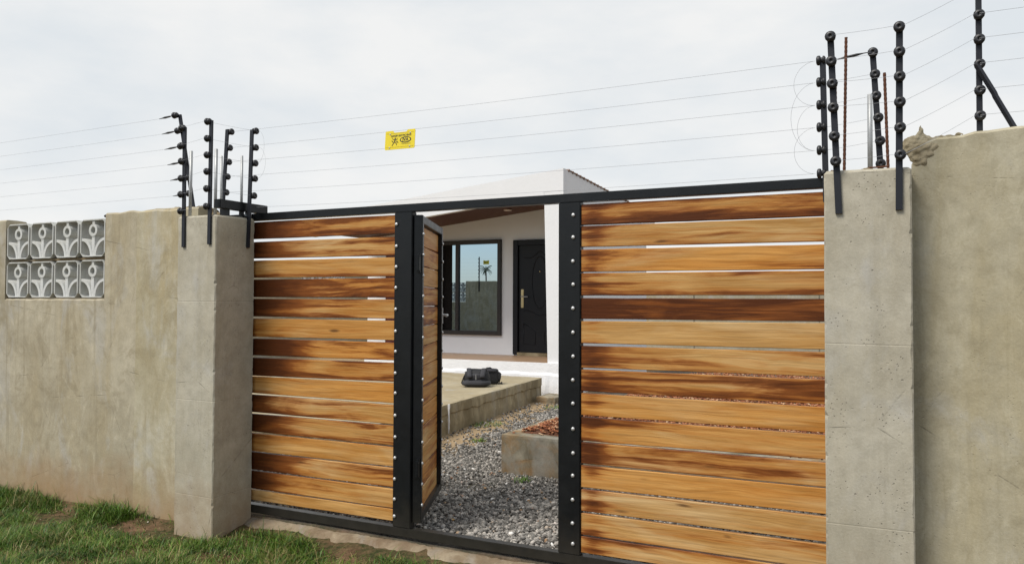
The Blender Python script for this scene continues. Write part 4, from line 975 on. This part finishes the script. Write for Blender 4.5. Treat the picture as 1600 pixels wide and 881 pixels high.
def weed(x, y, z, r, n, label, h=.05, t=(.4, .75)):
    a = rng.uniform(0, 6.28, n); rr = r*np.sqrt(rng.random(n)); p = np.stack([x+rr*np.cos(a), y+rr*np.sin(a), np.full(n, z)], 1)
    o = blades(p, rng.uniform(.4, 1, n)*h, rng.uniform(.005, .011, n), rng.uniform(.3, 1.2, n), rng.uniform(*t, n), "weed"); tag(o, label, "weed", "weeds in the yard and by the wall")
weed(-2.88, 1.72, .115, .07, 60, "small bright green weed in the gravel just before the raised bed", .06)
weed(-3.10, 1.45, .115, .14, 80, "olive green moss patch in the middle of the gravel", .02, (.7, .9))
weed(-4.55, 4.25, .115, .22, 150, "green weeds at the foot of the slab, below the backpack", .06)
weed(-4.1, 3.2, .115, .09, 110, "sparse green weed on the sandy ground before the slab", .05)
weed(-4.45, 6.0, .115, .16, 90, "green weeds on the ground near the house corner", .07)
weed(-2.35, 1.55, .115, .10, 40, "thin green weed in the gravel by the right gate post", .04)
weed(-5.35, -.26, .0, .17, 130, "dark green grass tuft against the wall below the right breeze blocks", .17, (.1, .5))
weed(-6.5, -.28, .0, .15, 120, "dark green grass tuft against the wall at the left edge of the view", .17, (.15, .6))
weed(-5.12, -.26, .0, .06, 60, "upright weed tuft at the end of the low wall's pale band", .20, (.3, .7))

# ------------------------------------------------------------------ bags on the slab
def blob(cx, cy, z0, sx, sy, sz, sq=2.6, seed=0, amp=.05, taper=.0):
    bm = bmesh.new(); bmesh.ops.create_uvsphere(bm, u_segments=28, v_segments=18, radius=1)
    for v in bm.verts:
        c = v.co; c = Vector([math.copysign(abs(k)**(2/sq), k) for k in c]); d = 1 + amp*nz(c.x*2.2+seed, c.y*2.2, c.z*2.2)+ amp*.4*nz(c.x*7, c.y*7+seed, c.z*7)
        f = 1 - taper*(c.z*.5+.5)
        v.co = Vector((cx+c.x*sx*d*f, cy+c.y*sy*d*f, z0+sz+c.z*sz*(d if c.z > 0 else 1)))
    return bm
def strap(pts, wd, th, up=Vector((0, 1, 0))):
    mb = MB(); P = [Vector(p) for p in pts]; vs = []; fs = []
    for i, p in enumerate(P):
        d = (P[min(i+1, len(P)-1)]-P[max(i-1, 0)]).normalized(); s_ = Vector((1, 0, 0)); nn = d.cross(s_).normalized()
        vs += [tuple(p + s_*wd/2*math.cos(a)*(1 if abs(math.cos(a)) > .99 else 1.18) + nn*th/2*math.sin(a)) for a in [k*math.pi/5 for k in range(10)]]
    for i in range(len(P)-1):
        for k in range(10): fs.append((i*10+k, i*10+(k+1)%10, (i+1)*10+(k+1)%10, (i+1)*10+k))
    fs += [tuple(range(9, -1, -1)), tuple((len(P)-1)*10+k for k in range(10))]
    return mb.add(vs, fs)
bp = empty("backpack", (-5.30, 5.30, .452), "black backpack lying on the concrete slab with its padded shoulder straps up", "backpack", rz=math.radians(24))
MB().bm(blob(0, .02, 0, .195, .15, .118, 3.0, 3, .05, .16)).obj("body", 'bag', bp, True)
MB().bm(blob(0, -.06, .0, .205, .12, .052, 2.6, 7, .05, .05)).obj("base_pocket", 'bag2', bp, True)
MB().bm(blob(0, -.085, .085, .085, .05, .05, 3.2, 1, .03)).obj("back_pad", 'bag2', bp, True)
for s_ in (-1, 1):
    ar = [(s_*(.085+.02*math.sin(t*2.2)), -.155+.22*t, .075+.150*math.sin(math.pi*(.12+.78*t))+.03*t) for t in [i/12 for i in range(13)]]
    strap(ar, .070, .026).obj("shoulder_strap", 'bag2', bp, True)
hd = MB(); hd.tube([(-.075, .05, .19), (-.05, .03, .215), (0, .02, .222), (.05, .03, .215), (.075, .05, .19)], .011, 8); hd.obj("grab_handle", 'bag', bp, True)
b = MB(); b.bbox(-.004, .004, -.142, -.137, .10, .175, .001); b.obj("seam", 'steel', bp)
b = MB(); b.bbox(-.165, -.145, -.03, -.015, .185, .205, .003); b.obj("buckle", 'steel', bp)
b = MB(); b.tube([(-.19, -.02, .02), (-.205, -.05, .05), (-.17, -.06, .14), (-.14, .0, .20)], .008, 6); b.obj("side_strap", 'bag', bp, True)
cb = empty("camera_bag", (-5.275, 5.665, .452), "small black camera bag behind the backpack on the slab, its strap end hanging right", "bag", rz=math.radians(24))
MB().bm(blob(0, 0, 0, .115, .085, .108, 5.0, 4, .03, .05)).obj("body", 'bag', cb, True)
MB().bm(blob(-.005, -.02, .165, .105, .075, .026, 4.0, 8, .04)).obj("lid", 'bag2', cb, True)
strap([(.112, -.05, .175), (.132, -.055, .15), (.128, -.06, .09), (.112, -.06, .03)], .035, .008).obj("side_flap", 'bag', cb, True)
b = MB(); b.tube([(.10, -.06, .012), (.135, -.06, .018), (.165, -.065, .012)], .011, 7); b.tube([(.150, -.065, .015), (.158, -.06, .038)], .009, 6); b.obj("strap_end", 'bag', cb, True)
b = MB(); b.tube([(-.10, -.04, .19), (-.06, -.06, .225), (-.01, -.05, .232), (.03, -.03, .205)], .010, 7); b.obj("carry_strap", 'bag2', cb, True)

# ------------------------------------------------------------------ palm far outside, mirrored in the window
pt = empty("palm_tree", (-87, -138, 0), "tall palm far beyond the wall, mirrored in the house window", "tree")
b = MB(); b.tube([(0, 0, -.5), (.25, 0, 3), (.1, 0, 6), (0, 0, 9.4)], .2, 8, True, [.3, .2, .17, .15]); b.obj("trunk", 'bark', pt, True)
fr_ = MB()
for i in range(22):
    a = i*2.399; el = .9 - 1.5*((i % 7)/6); Lf = 1.8; prev = Vector((0, 0, 9.3)); d = Vector((math.cos(a)*math.cos(el), math.sin(a)*math.cos(el), math.sin(el)))
    for s_ in range(6):
        nx_ = prev + d*Lf/6; d = (d + Vector((0, 0, -.20))).normalized(); side = d.cross(Vector((0, 0, 1))).normalized()
        wv = .27*(1-(s_/6)**2)+.05
        fr_.add([tuple(prev), tuple(prev+side*wv+Vector((0, 0, -.18))+d*.2), tuple(nx_)], [(0, 1, 2)]); fr_.add([tuple(prev), tuple(prev-side*wv+Vector((0, 0, -.18))+d*.2), tuple(nx_)], [(0, 2, 1)])
        prev = nx_
fr_.obj("crown", 'palm', pt)
